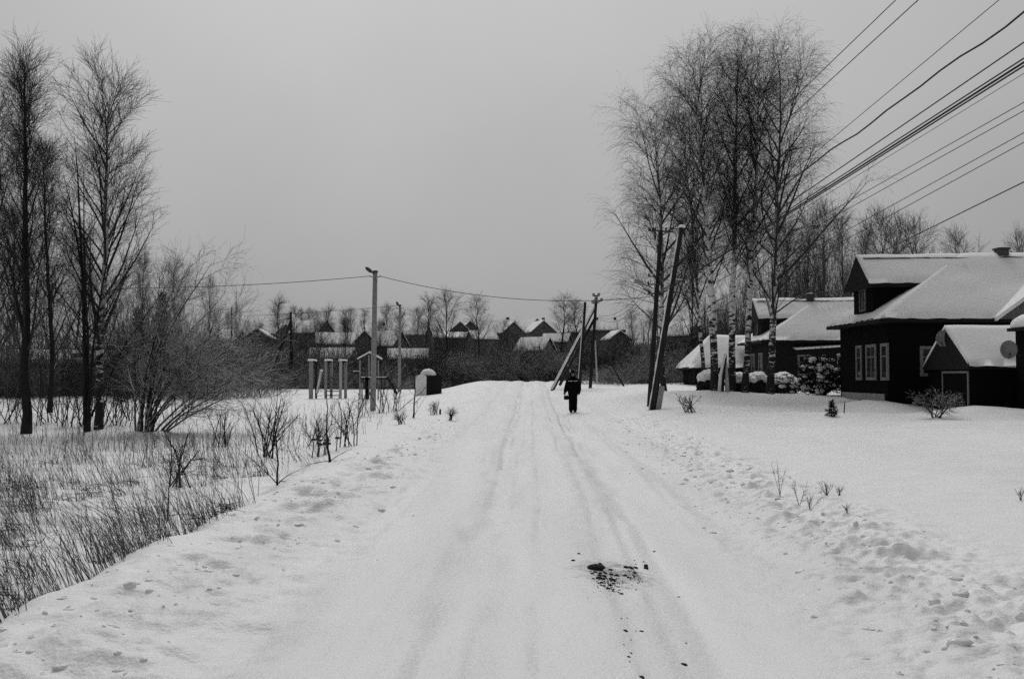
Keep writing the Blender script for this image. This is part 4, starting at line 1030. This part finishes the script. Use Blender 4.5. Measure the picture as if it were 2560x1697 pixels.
# ------------------------------------------------------------------ playground frames, roofed frame, box
DP = 60.0
pb = on(820, DP, 0); cf = thing('climbing_frame', 'weathered climbing frame of paired posts with snow caps and ladder rungs', 'climbing frame', pb)
def pp(px, py, dy=0.0):
    v = W(px, py, DP) - pb; v.y += dy; return v
for (x0, x1, m, dy) in ((773, 783, 'concrete', 0), (786.5, 791, 'wood_pole', .25), (812, 818, 'concrete', 0), (823.5, 829.5, 'concrete', .3), (849, 855, 'concrete_pale', -.02), (859, 865.5, 'concrete', .3)):
    a, c = pp(x0, 902, dy), pp(x1, 902, dy)
    MB().box(a.x, c.x, dy - .07, dy + .07, -.35, a.z).build('post', m, cf, bevel=.012)
for (x0, x1) in ((770, 790), (812, 829.5), (847, 866)):
    a, c = pp(x0, 902), pp(x1, 902)
    s = MB(); g = np.random.default_rng(int(x0))
    for k in range(6): s.ell((a.x + (c.x - a.x) * (k + .5) / 6, .12, a.z + .03), (.10, .22, .06 + .03 * g.random()), 9, 6)
    remesh(s, 'snow_cap', 'snow_cap', cf, .025, 4)
    MB().box(a.x + .02, c.x - .02, -.06, .36, a.z - .1, a.z).build('header', 'wood_pole', cf)
for py in (944, 955, 966, 977.5, 988):
    MB().rod(pp(816, py, .1), pp(850, py + .5, .1), .03).build('rung', 'metal_dark', cf)
MB().rod(pp(848, 938, .12), pp(847.5, 996, .12), .03).build('rail', 'metal_dark', cf)
MB().rod(pp(856, 955, .4), pp(877, 956, .4), .025).build('rail', 'metal_dark', cf)
for py in (978, 989): MB().rod(pp(789, py, .1), pp(805, py, .1), .018).build('rung', 'concrete', cf)
a, c = pp(804, 926), pp(793, 984); d = c - a
MB().chain([a, c], [.07, .06], 8).build('slide_board', 'concrete_pale', cf)
MB().chain([a + Vector((-.03, -.03, .06)), c + Vector((-.03, -.03, .05))], [.045, .05], 7).ell(a, (.12, .1, .07), 8, 5).build('snow_cap', 'snow_cap', cf, smooth=True)
DQ = 58.5
qb = on(922, DQ, 0); rfm = thing('roofed_frame', 'small wooden frame with a snow lined gable roof behind the tall lamp post', 'playhouse', qb)
def qq(px, py, dy=0.0):
    v = W(px, py, DQ) - qb; v.y += dy; return v
for dy in (0,):
    for x, y0 in ((900, 900), (922.5, 887), (946, 900)):
        if dy and x == 922.5: continue
        p = qq(x, y0, dy); MB().box(p.x - .035, p.x + .035, dy - .035, dy + .035, -.35, p.z).build('post', 'concrete', rfm)
for (xa, ya, xb, yb) in ((893, 901, 924, 884), (922, 884, 954, 901)):
    a, c = qq(xa, ya), qq(xb, yb); q = Vector((0, .4, 0)); u = Vector((0, 0, .05))
    o = MB().add([a, c, c + q, a + q, a + u, c + u, c + q + u, a + q + u], [(0, 1, 2, 3), (4, 5, 6, 7), (0, 1, 5, 4), (1, 2, 6, 5), (2, 3, 7, 6), (3, 0, 4, 7)]).build('roof_board', 'wood_pole', rfm)
    u2 = Vector((0, -.03, .053)); u3 = Vector((0, -.03, .15)); q = Vector((0, .45, 0))
    MB().add([a + u2, c + u2, c + q + u2, a + q + u2, a + u3, c + u3, c + q + u3, a + q + u3], [(0, 1, 2, 3), (4, 5, 6, 7), (0, 1, 5, 4), (1, 2, 6, 5), (2, 3, 7, 6), (3, 0, 4, 7)]).build('snow_cover', 'snow_cap', o, bevel=.03)
for (xa, xb, py, dy) in ((902, 968, 944, -.07), (880, 897, 929, .3)):
    a, c = qq(xa, py, dy), qq(xb, py, dy)
    o = MB().box(a.x, c.x, dy - .05, dy + .05, a.z - .1, a.z).build('beam', 'wood_pole', rfm)
    MB().box(a.x + .01, c.x - .01, dy - .045, dy + .045, a.z + .001, a.z + .06).build('snow_cover', 'snow_cap', o, bevel=.02)
MB().box(qq(919, 0).x, qq(926.5, 0).x, -.12, -.06, -.1, qq(922, 942).z).build('panel', 'wall_dark', rfm)
for x in (905, 908): MB().rod(qq(x, 957, -.3), qq(x, 997, -.3), .025).build('post', 'concrete', rfm)
MB().chain([qq(969, 942, -.1), qq(993, 985, -.1)], [.07, .075], 8).build('brace', 'wood_pole', rfm)
# pale box
DB = 62.0
bb = on(1068, DB - .4, 0); bx = thing('utility_box', 'box with one pale and one dark side under a dome of snow', 'utility box', bb, math.radians(47))
MB().box(-.02, 1.25, 0, 1.0, -.35, 1.22).build('body', 'wall_mid', bx, bevel=.02)
hg = MB(); n = 8; v = [(-.06, .02, -.25), (-.06, 1.0, -.25)] + [(-.06, .02 + .98 * (1 - i / n), 1.16 + .12 * math.sin(math.pi * i / n)) for i in range(n + 1)]
v2 = [(x + .035, y, z) for x, y, z in v]; m_ = len(v)
hg.add(v + v2, [tuple(range(m_)), tuple(range(2 * m_ - 1, m_ - 1, -1))] + [(i, (i + 1) % m_, m_ + (i + 1) % m_, m_ + i) for i in range(m_)]).build('door_panel', 'paint_pale', bx)
s = MB().ell((.55, .5, 1.2), (.52, .46, .44), 18, 9, 0, .05, 3).build('snow_cap', 'snow_cap', bx, smooth=True)
for lab, px, py0, py1, Yd, r in (('low black stump at the far edge of the field', 591, 972, 985, 70, .14), ('smaller stump left of the low black one', 556, 978, 988, 69, .1), ('short post in the snow right of the sapling by the box', 1101, 1026, 1034, 40, .035)):
    b = on(px, Yd, -.1); top = W(px, py0, Yd).z - b.z; t = thing('stump', lab, 'stump', b)
    MB().chain([(0, 0, 0), (0, 0, max(.3, top))], [r * 1.15, r], 10).build('trunk', 'wood_pole', t, smooth=True)
    MB().ell((0, 0, max(.3, top)), (r * .9, r * .9, .05), 9, 4, 0).build('snow_cap', 'snow_cap', t, smooth=True)

# ------------------------------------------------------------------ dry weeds of the left bank
def weeds(name, label, cat, pts, hts, lean, seed, r=.0035, tw=3, m='weed', kind=None, twl=.14, spread=.12):
    g = np.random.default_rng(seed); n = len(pts); k = 5; s = np.linspace(0, 1, k)[None, :, None]
    base = pts; tip = pts + np.stack([lean[0] * hts + g.normal(0, spread, n) * hts, lean[1] * hts + g.normal(0, spread, n) * hts, hts], -1)
    P = base[:, None, :] * (1 - s) + tip[:, None, :] * s
    P[:, :, 0] += (np.sin(s[:, :, 0] * 1.6) * .0 + s[:, :, 0] ** 2 * (g.normal(0, .06, n) * hts)[:, None])
    R = np.linspace(1, .45, k)[None, :] * (r * g.uniform(.6, 1.4, n))[:, None]
    parts = [tubes(P, R, 3)]
    if tw:
        T, TR = grow(P, R, tw, .45, 1, twl, .5, 3, .02, .0, .1, g, r * .55); parts.append(tubes(T, TR, 3))
    o = link(name, np_mesh(name, *join(parts)), m); tag(o, label, cat, kind=kind)
    return o
g = np.random.default_rng(31)
def scatter(n, u0, u1, y0, y1, f):
    out = []
    while len(out) < n:
        u = g.uniform(u0, u1, n); y = y0 + (y1 - y0) * g.random(n) ** 1.25
        keep = g.random(n) < f(u, y); x = u + rc(y); out += list(zip(x[keep], y[keep]))
    A = np.array(out[:n]); return np.column_stack([A, H(A[:, 0], A[:, 1]) - .02])
edge_u = lambda y: -3.62 - .5 * sstep(9, 30, y)
def dens(u, y):
    e_ = edge_u(y) - u
    band = .95 * sstep(0, .12, e_) * (.3 + .7 * np.exp(-(e_ / 1.0) ** 2)) * sstep(-.28, .12, vnoise(u * 1.7, y * 1.7, 75)) * (1 - sstep(12.3, 14.5, y))
    field = .24 * sstep(.3, 1.2, e_) * (1 - sstep(17, 27, y + .35 * u + 3)) * sstep(-.10, .25, vnoise(u * .8, y * .5, 77))
    return np.clip(band + field, 0, 1)
def tufts(label, centres, per, hts, lean, seed, r, m, spread=.05, bend=.55):
    g = np.random.default_rng(seed); n0 = len(centres); n = n0 * per; k = 6
    c = np.repeat(centres, per, 0); base = c.copy(); base[:, :2] += g.normal(0, spread, (n, 2)); base[:, 2] = H(base[:, 0], base[:, 1]) - .015
    h = np.repeat(g.uniform(hts[0], hts[1], n0), per) * g.uniform(.35, 1.1, n)
    tl = np.repeat(g.normal(0, .12, (n0, 2)), per, 0) + np.array(lean) + g.normal(0, .13, (n, 2))
    bd = np.abs(g.normal(0, bend, n)) * (g.random(n) < .7); ba = np.repeat(g.uniform(0, 6.28, n0), per) + g.normal(0, .8, n)
    s_ = np.linspace(0, 1, k)[None, :]
    P = np.zeros((n, k, 3))
    P[:, :, 0] = base[:, None, 0] + h[:, None] * (tl[:, 0:1] * s_ + (bd * np.cos(ba) - .25 * bd)[:, None] * s_ ** 2.2)
    P[:, :, 1] = base[:, None, 1] + h[:, None] * (tl[:, 1:2] * s_ + (bd * np.sin(ba))[:, None] * s_ ** 2.2)
    P[:, :, 2] = base[:, None, 2] + h[:, None] * (s_ - np.clip(.55 * bd, 0, .85)[:, None] * s_ ** 2.4)
    RR = np.linspace(1, .4, k)[None, :] * (r * g.uniform(.5, 1.5, n))[:, None]
    T, TR = grow(P, RR, 2, .6, 1, .06, .35, 3, .02, -.05, .15, g, r * .6)
    o = link('dry_grass', np_mesh('dry_grass', *join([tubes(P, RR, 3), tubes(T, TR, 3)])), m); return tag(o, label, 'grass', kind='stuff')
ct = scatter(520, -13, -3.55, 6.0, 25, dens)
tufts('dry weed stalks leaning on the snowy bank at the left', ct, 14, (.35, .9), (-.45, .05), 32, .0032, 'weed', .15, .35)
ct = scatter(150, -12, -3.6, 6.0, 22, dens)
tufts('matted low dead grass pressed into the bank snow at the left', ct, 16, (.12, .32), (-.2, 0), 35, .005, 'weed_dark', .10, 1.1)
pts = scatter(1100, -16, -3.7, 10, 31, lambda u, y: sstep(.2, 1.5, edge_u(y) - u) * (.15 + sstep(-.05, .3, vnoise(u * .6, y * .6, 78))) * (1 - .8 * sstep(-7, -5, u) * sstep(16, 20, y)))
weeds('dry_grass', 'thin upright weeds under the trees at the left', 'grass', pts, g.uniform(.25, .6, len(pts)), (-.1, 0), 33, .004, 3, 'weed_dark', 'stuff')
pts = scatter(900, -16, -4.5, 20, 46, lambda u, y: (.2 + sstep(0, .3, vnoise(u * .5, y * .4, 79))) * sstep(.5, 2, edge_u(y) - u))
weeds('dry_grass', 'sparse weeds poking through the field snow', 'grass', pts, g.uniform(.15, .5, len(pts)), (.05, 0), 34, .006, 2, 'weed_dark', 'stuff')
# few dry plants in the right hand snow
def hit(px, py):
    Ys = np.arange(4, 60, .02); d = W(px, py, 1.0) - Vector((0, 0, CAM_H))
    below = np.nonzero(CAM_H + d.z * Ys < H(d.x * Ys, Ys))[0]
    Yd = float(Ys[below[0]]); return Vector((d.x * Yd, Yd, Hf(d.x * Yd, Yd)))
for i, (px, py, n, h, sp, lab) in enumerate(((1998, 1262, 5, .3, .08, 'thin dry weed with nodding tip on the right verge'), (2025, 1275, 5, .16, .08, 'short dry weed right of the nodding one'),
                                             (2068, 1238, 9, .18, .1, 'fan of bent grass blades on the right verge'), (2098, 1238, 6, .12, .08, 'low bent blades right of the fan'), (2118, 1282, 5, .07, .08, 'lowest tuft of the dry weeds at the right'),
                                             (1950, 1238, 3, .42, .05, 'hair thin stalk on the right verge'), (2552, 1250, 6, .16, .1, 'dry tuft by the right frame edge'))):
    b = hit(px, py); gg = np.random.default_rng(130 + i)
    p = np.column_stack([gg.normal(0, .006, n), gg.normal(0, .006, n), np.zeros(n)])
    o = weeds('dry_weed', lab, 'weed', p, gg.uniform(.5, 1.1, n) * h, (.15 if i % 2 else -.1, 0), 140 + i, .0045, 4, 'weed_dark', None, .07, .2 if h > .25 else .4); o.location = b - Vector((0, 0, .01)); o['group'] = 'dry weeds on the right verge'
# dead weed heads with seed cups around the forked sapling
b = on(790, 23, 0); t = thing('dead_plant', 'dead dark plant with flat seed heads left of the forked sapling', 'plant', b); gg = np.random.default_rng(150)
m1 = MB(); m2 = MB()
for i in range(9):
    x, y, h = gg.normal(0, .3), gg.normal(0, .15), gg.uniform(.2, .55); m1.chain([(x, y, -.03), (x + .03, y, h * .5), (x + .05, y, h)], [.014, .012, .008], 5)
    m2.ell((x + .05, y, h), (.07, .06, .03), 8, 4)
m1.build('stalk', 'weed_dark', t); m2.build('seed_head', 'weed_dark', t)

# ------------------------------------------------------------------ dirt on the road
def clod_mesh(seed):
    return MB().ell((0, 0, 0), (1, 1, 1), 12, 8, -1, .28, seed).mesh('clod', True)
clod_kinds = [clod_mesh(160 + k) for k in range(5)]
def SC(x, y): return 1400 + x / 9.1, 1340 + y / 9.1
big = hit(*SC(830, 770))
o = link('flat_stone', MB().ell((0, 0, 0), (1, 1, 1), 16, 9, -1, .12, 171).mesh('flat_stone', True), 'stone'); o.location = big + Vector((0, .03, .015)); o.scale = (.078, .06, .032); o.rotation_euler = (0, .05, .1)
tag(o, 'big flat dark stone frozen into the road, largest of the dirt patch', 'stone')
clods = [(300, 560, 42), (430, 400, 34), (910, 630, 36), (800, 830, 45), (740, 860, 40), (910, 850, 45), (1020, 850, 48), (900, 900, 50), (1000, 920, 55), (900, 965, 70), (980, 975, 50), (1200, 1000, 62), (1150, 980, 45), (1240, 1030, 36),
         (1170, 885, 50), (1290, 900, 50), (1150, 775, 48), (1480, 905, 50), (1560, 945, 40), (1500, 715, 55), (1590, 725, 55), (1710, 730, 55), (1640, 740, 40), (1690, 840, 45), (1960, 740, 55), (1950, 680, 45), (1900, 585, 22), (760, 975, 34),
         (940, 1060, 44), (1010, 1125, 24), (1130, 1125, 45), (1220, 1080, 34), (1090, 1195, 44), (1190, 1250, 30), (1400, 1320, 42), (1330, 1285, 26), (870, 1075, 24), (930, 1115, 30), (1700, 560, 20), (1720, 640, 22), (1660, 890, 20), (840, 1030, 18)]
for i, (x, y, r) in enumerate(clods):
    p = hit(*SC(x, y)); k = r / 9.1 / FPX * p.y
    o = link('dirt_clod', clod_kinds[i % 5], 'stone'); o.location = p + Vector((0, 0, k * .08)); o.scale = (k * 1.1, k * 1.05, k * (.6 if i not in (24, 25) else .9)); o.rotation_euler = (0, 0, i * 1.3)
    lb = {0: 'clod lying apart left of the dirt patch, the lower of two', 1: 'clod lying apart left of the dirt patch, the upper of two', 2: 'clod just above the big flat stone',
          24: 'upright dark clod at the right end of the dirt patch', 25: 'upper half of the upright clod at the right end of the dirt patch', 26: 'crumb above the upright clod at the right end of the dirt patch'}.get(i)
    if lb is None:
        lb = 'clod in the short dark row right of the big flat stone' if i in (19, 20, 21, 22, 23, 38, 39) else ('clod in the thin tail trailing below the dirt patch' if i in (32, 33, 34, 35) else 'clod crowded together under the big flat stone of the dirt patch')
    tag(o, lb, 'clod', 'clods of the dirt patch')
for i, (px, py, r) in enumerate(((1562, 1577, 7), (1604, 1579, 6), (1590, 1577, 3), (1697, 1493, 5), (1709, 1661, 9), (1603, 1692, 8), (1571, 1642, 5), (1577, 1632, 4), (1576, 1600, 3), (1715, 1608, 3), (1553, 1545, 3), (1568, 1545, 3), (1559, 1612, 3), (1574, 1654, 3), (1637, 1379, 4), (943, 1400, 2))):
    p = hit(px, py); k = r / FPX * p.y
    o = link('dirt_clod', clod_kinds[i % 5], 'stone'); o.location = p + Vector((0, 0, -k * .12)); o.scale = (k, k, k * .5); o.rotation_euler = (0, 0, i * 1.7)
    tag(o, 'small loose clod lying on the packed snow apart from the dirt patch', 'clod', 'loose clods on the road')
gg = np.random.default_rng(180); V0, F0 = [], []
for i in range(420):
    if i < 260: x, y = gg.normal(1080, 210), gg.normal(930, 110)
    elif i < 340: x, y = gg.normal(1620, 140), gg.normal(740, 70)
    else: x, y = gg.uniform(250, 2100), gg.uniform(350, 1400)
    p = hit(*SC(x, y)) if i < 0 else None
    px, py = SC(x, y); Yd = CAM_H * FPX / (py - 940); xx = WX(px, Yd); zz = Hf(xx, Yd); k = gg.uniform(.004, .012) if i < 340 else gg.uniform(.002, .006)
    tet = np.array([[1, 0, -.3], [-.5, .87, -.3], [-.5, -.87, -.3], [0, 0, .7]]) * k * gg.uniform(.7, 1.4, (1, 3))
    a_ = gg.uniform(0, 6.28); rot = np.array([[math.cos(a_), -math.sin(a_), 0], [math.sin(a_), math.cos(a_), 0], [0, 0, 1]])
    o_ = len(V0) * 4; V0.append(tet @ rot.T + np.array([xx, Yd, zz])); F0.append(np.array([[0, 1, 3], [1, 2, 3], [2, 0, 3], [0, 2, 1]]) + o_)
o = link('dirt_crumbs', np_mesh('dirt_crumbs', np.concatenate(V0), np.concatenate(F0), False), 'stone'); tag(o, 'fine crumbs of dirt strewn over the road', 'dirt', kind='stuff')

# lumps thrown up by the plough along both edges
gg = np.random.default_rng(190); base_l = MB().ell((0, 0, 0), (1, 1, 1), 7, 5)
bv = np.array(base_l.v); bf = np.array([f for f in base_l.f if len(f) == 4]); V0, F0, o_ = [], [], 0
for i in range(1300):
    y = 4.5 + 32 * gg.random() ** 1.5
    u = (2.85 + .02 * y + gg.normal(0, .55)) if gg.random() < .58 else (-2.75 - .012 * y + gg.normal(0, .45))
    x = u + float(rc(y)); k = .012 + .030 * gg.random() ** 3
    v = bv * (k * gg.uniform(.6, 1.5, 3) * np.array([1.25, 1.25, .6])) * (1 + gg.normal(0, .14, (len(bv), 1)))
    a_ = gg.uniform(0, 6.28); rot = np.array([[math.cos(a_), -math.sin(a_), 0], [math.sin(a_), math.cos(a_), 0], [0, 0, 1]])
    V0.append(v @ rot.T + np.array([x, y, Hf(x, y) - k * .22])); F0.append(bf + o_); o_ += len(bv)
o = link('snow_lumps', np_mesh('snow_lumps', np.concatenate(V0), np.concatenate(F0)), 'snow'); tag(o, 'ploughed lumps of snow strewn along both road edges', 'snow', kind='stuff')

# ------------------------------------------------------------------ the person on the road
DPn = 42.0
fb = on(1432, DPn, -.02); person = thing('person', 'person in black padded jacket with pale chest stripe walking toward the viewer', 'person', fb, math.radians(2))
def hand(mb, wrist, d, side, curl, q=1.0):
    """palm, four fingers and a thumb below the wrist; d points along the hand"""
    d = Vector(d).normalized(); across = Vector((0, -1, 0)); inn = Vector((-side, 0, 0))
    p = Vector(wrist); mb.chain([p, p + d * .05, p + d * .095], [.03 * q, .042 * q, .036 * q], 10, .6)
    for i, L in enumerate((.068, .078, .072, .055)):
        b_ = p + d * .085 + across * (.027 - .018 * i)
        m_ = b_ + d * L * .5 + inn * curl * .012; e_ = m_ + (d * (1 - curl) + inn * curl).normalized() * L * .5
        mb.chain([b_, m_, e_], [.0105 * q, .010 * q, .0085 * q], 6)
    b_ = p + d * .03 + across * .03
    mb.chain([b_, b_ + across * .025 + d * .03, b_ + across * .03 + d * .06 + inn * .01], [.014 * q, .012 * q, .010 * q], 6)
bd = MB()
armL = [(-.185, 0, 1.37), (-.265, .03, 1.10), (-.335, -.05, .87)]; armR = [(.185, 0, 1.37), (.265, .04, 1.10), (.262, -.03, .87)]
bd.chain([(0, 0, .88), (0, 0, 1.0), (0, 0, 1.2), (0, 0, 1.36), (0, 0, 1.44), (0, -.005, 1.5), (0, -.01, 1.56)], [.15, .145, .16, .16, .11, .06, .058], 16, .72)
bd.ell((0, -.015, 1.635), (.076, .096, .118), 18, 12)
bd.ell((0, -.112, 1.625), (.014, .02, .022), 8, 6)            # nose
bd.ell((0, -.062, 1.56), (.045, .045, .035), 10, 7)            # jaw
for s in (-1, 1):
    bd.ell((s * .079, .0, 1.63), (.012, .024, .033), 8, 6)     # ears
    bd.chain([(s * .085, 0, .93), (s * .09, -.015 + .03 * s, .52), (s * .085, .02 * s, .10)], [.085, .062, .045], 12)
    bd.chain([(s * .085, .06, .05), (s * .085, -.13, .045)], [.045, .04], 10, .9)
for arm in (armL, armR): bd.chain(arm, [.06, .05, .033], 10)
hand(bd, armL[2], (-.35, -.1, -1), -1, .15); hand(bd, armR[2], (-.12, -.15, -1), 1, .45)
body = remesh(bd, 'body', 'skin', person, .009, 3)
for s in (-1, 1):
    MB().ell((s * .03, -.098, 1.645), (.012, .008, .007), 8, 5).build('eye', 'cloth_black', person, smooth=True)
    MB().box(s * .03 - .018, s * .03 + .018, -.108, -.095, 1.662, 1.668).build('eyebrow', 'cloth_dark', person)
MB().box(-.024, .024, -.112, -.095, 1.582, 1.588).build('mouth', 'cloth_dark', person)
gl = MB(); hand(gl, armL[2], (-.35, -.1, -1), -1, .15, 1.22); remesh(gl, 'glove', 'cloth_dark', person, .008, 2)
gl = MB(); hand(gl, armR[2], (-.12, -.15, -1), 1, .45, 1.22); remesh(gl, 'glove', 'cloth_dark', person, .008, 2)
jk = MB()
jk.chain([(0, 0, .72), (0, 0, .78), (0, 0, .95), (0, 0, 1.15), (0, 0, 1.3), (0, 0, 1.40), (0, .01, 1.46), (0, .01, 1.53)], [.20, .215, .225, .24, .24, .19, .125, .105], 20, .76)
for arm in (armL, armR):
    a, b_, c = map(Vector, arm); jk.chain([a * Vector((.55, 1, 1)) if False else Vector((a.x * .5, a.y, a.z + .035)), a + Vector((0, 0, -.015)), a.lerp(b_, .5), b_, b_.lerp(c, .6), c + (c - b_) * .02], [.075, .095, .097, .09, .086, .068], 12)
jk.ell((0, .09, 1.47), (.15, .08, .07), 12, 8)                 # hood lying on the back
for z in (.86, .98, 1.1): jk.chain([(-.2, 0, z), (.2, 0, z)], [.02, .02], 6)
jacket = remesh(jk, 'jacket', 'cloth_black', person, .014, 4)
for x0, x1 in ((-.205, -.015), (.02, .19)):
    st = MB(); k = 8
    for i in range(k):
        xa, xb = x0 + (x1 - x0) * i / k, x0 + (x1 - x0) * (i + 1) / k
        ya, yb = (-.175 * math.sqrt(max(.02, 1 - (q / .245) ** 2)) - .012 for q in (xa, xb))
        st.add([(xa, ya, 1.318), (xb, yb, 1.318), (xb, yb, 1.342), (xa, ya, 1.342), (xa, ya + .012, 1.318), (xb, yb + .012, 1.318), (xb, yb + .012, 1.342), (xa, ya + .012, 1.342)],
               [(0, 1, 2, 3), (7, 6, 5, 4), (0, 4, 5, 1), (3, 2, 6, 7), (0, 3, 7, 4), (1, 5, 6, 2)])
    st.build('reflective_stripe', 'reflective', jacket)
tr = MB()
tr.chain([(0, 0, .80), (0, 0, .93)], [.17, .17], 16, .8)
for s in (-1, 1): tr.chain([(s * .08, 0, .92), (s * .092, -.01 + .03 * s, .65), (s * .094, -.02 + .03 * s, .5), (s * .09, .02 * s, .28), (s * .09, .025 * s, .13), (s * .088, .02 * s, .085)], [.11, .10, .093, .09, .092, .078], 12)
remesh(tr, 'trousers', 'cloth_black', person, .013, 3)
for s in (-1, 1):
    bt = MB().chain([(s * .085, .03 * s + .02, .14), (s * .085, .03 * s + .02, .06), (s * .085, .03 * s + .01, .03)], [.062, .068, .066], 10).chain([(s * .085, .03 * s + .05, .045), (s * .088, .03 * s - .06, .05), (s * .092, .03 * s - .165, .04)], [.05, .055, .042], 10, .9)
    remesh(bt, 'boot', 'cloth_dark', person, .011, 3)
ht = MB().ell((0, .0, 1.69), (.095, .112, .10), 16, 9, -.15).chain([(0, 0, 1.66), (0, 0, 1.70)], [.102, .102], 16, 1.12)
for s in (-1, 1): ht.chain([(s * .084, .005, 1.68), (s * .088, .01, 1.58), (s * .07, .0, 1.53)], [.03, .032, .02], 8, 1.3)
ht.ell((0, 0, 1.79), (.022, .022, .02), 8, 6)
remesh(ht, 'hat', 'cloth_black', person, .012, 3)
hb = fb + Vector((-.285, -.07, .635)); bag = thing('handbag', 'small dark bag hanging from the walking person\'s hand', 'bag', hb, .15)
bgm = MB().chain([(0, 0, -.09), (0, 0, -.07), (0, 0, .02), (0, 0, .09)], [.085, .105, .11, .085], 14, .6); remesh(bgm, 'body', 'cloth_dark', bag, .012, 4)
MB().chain([(-.06, 0, .08), (-.065, 0, .13), (-.05, 0, .165), (-.01, 0, .165), (.04, 0, .13), (.06, 0, .08)], [.008] * 6, 6).build('strap', 'cloth_dark', bag)
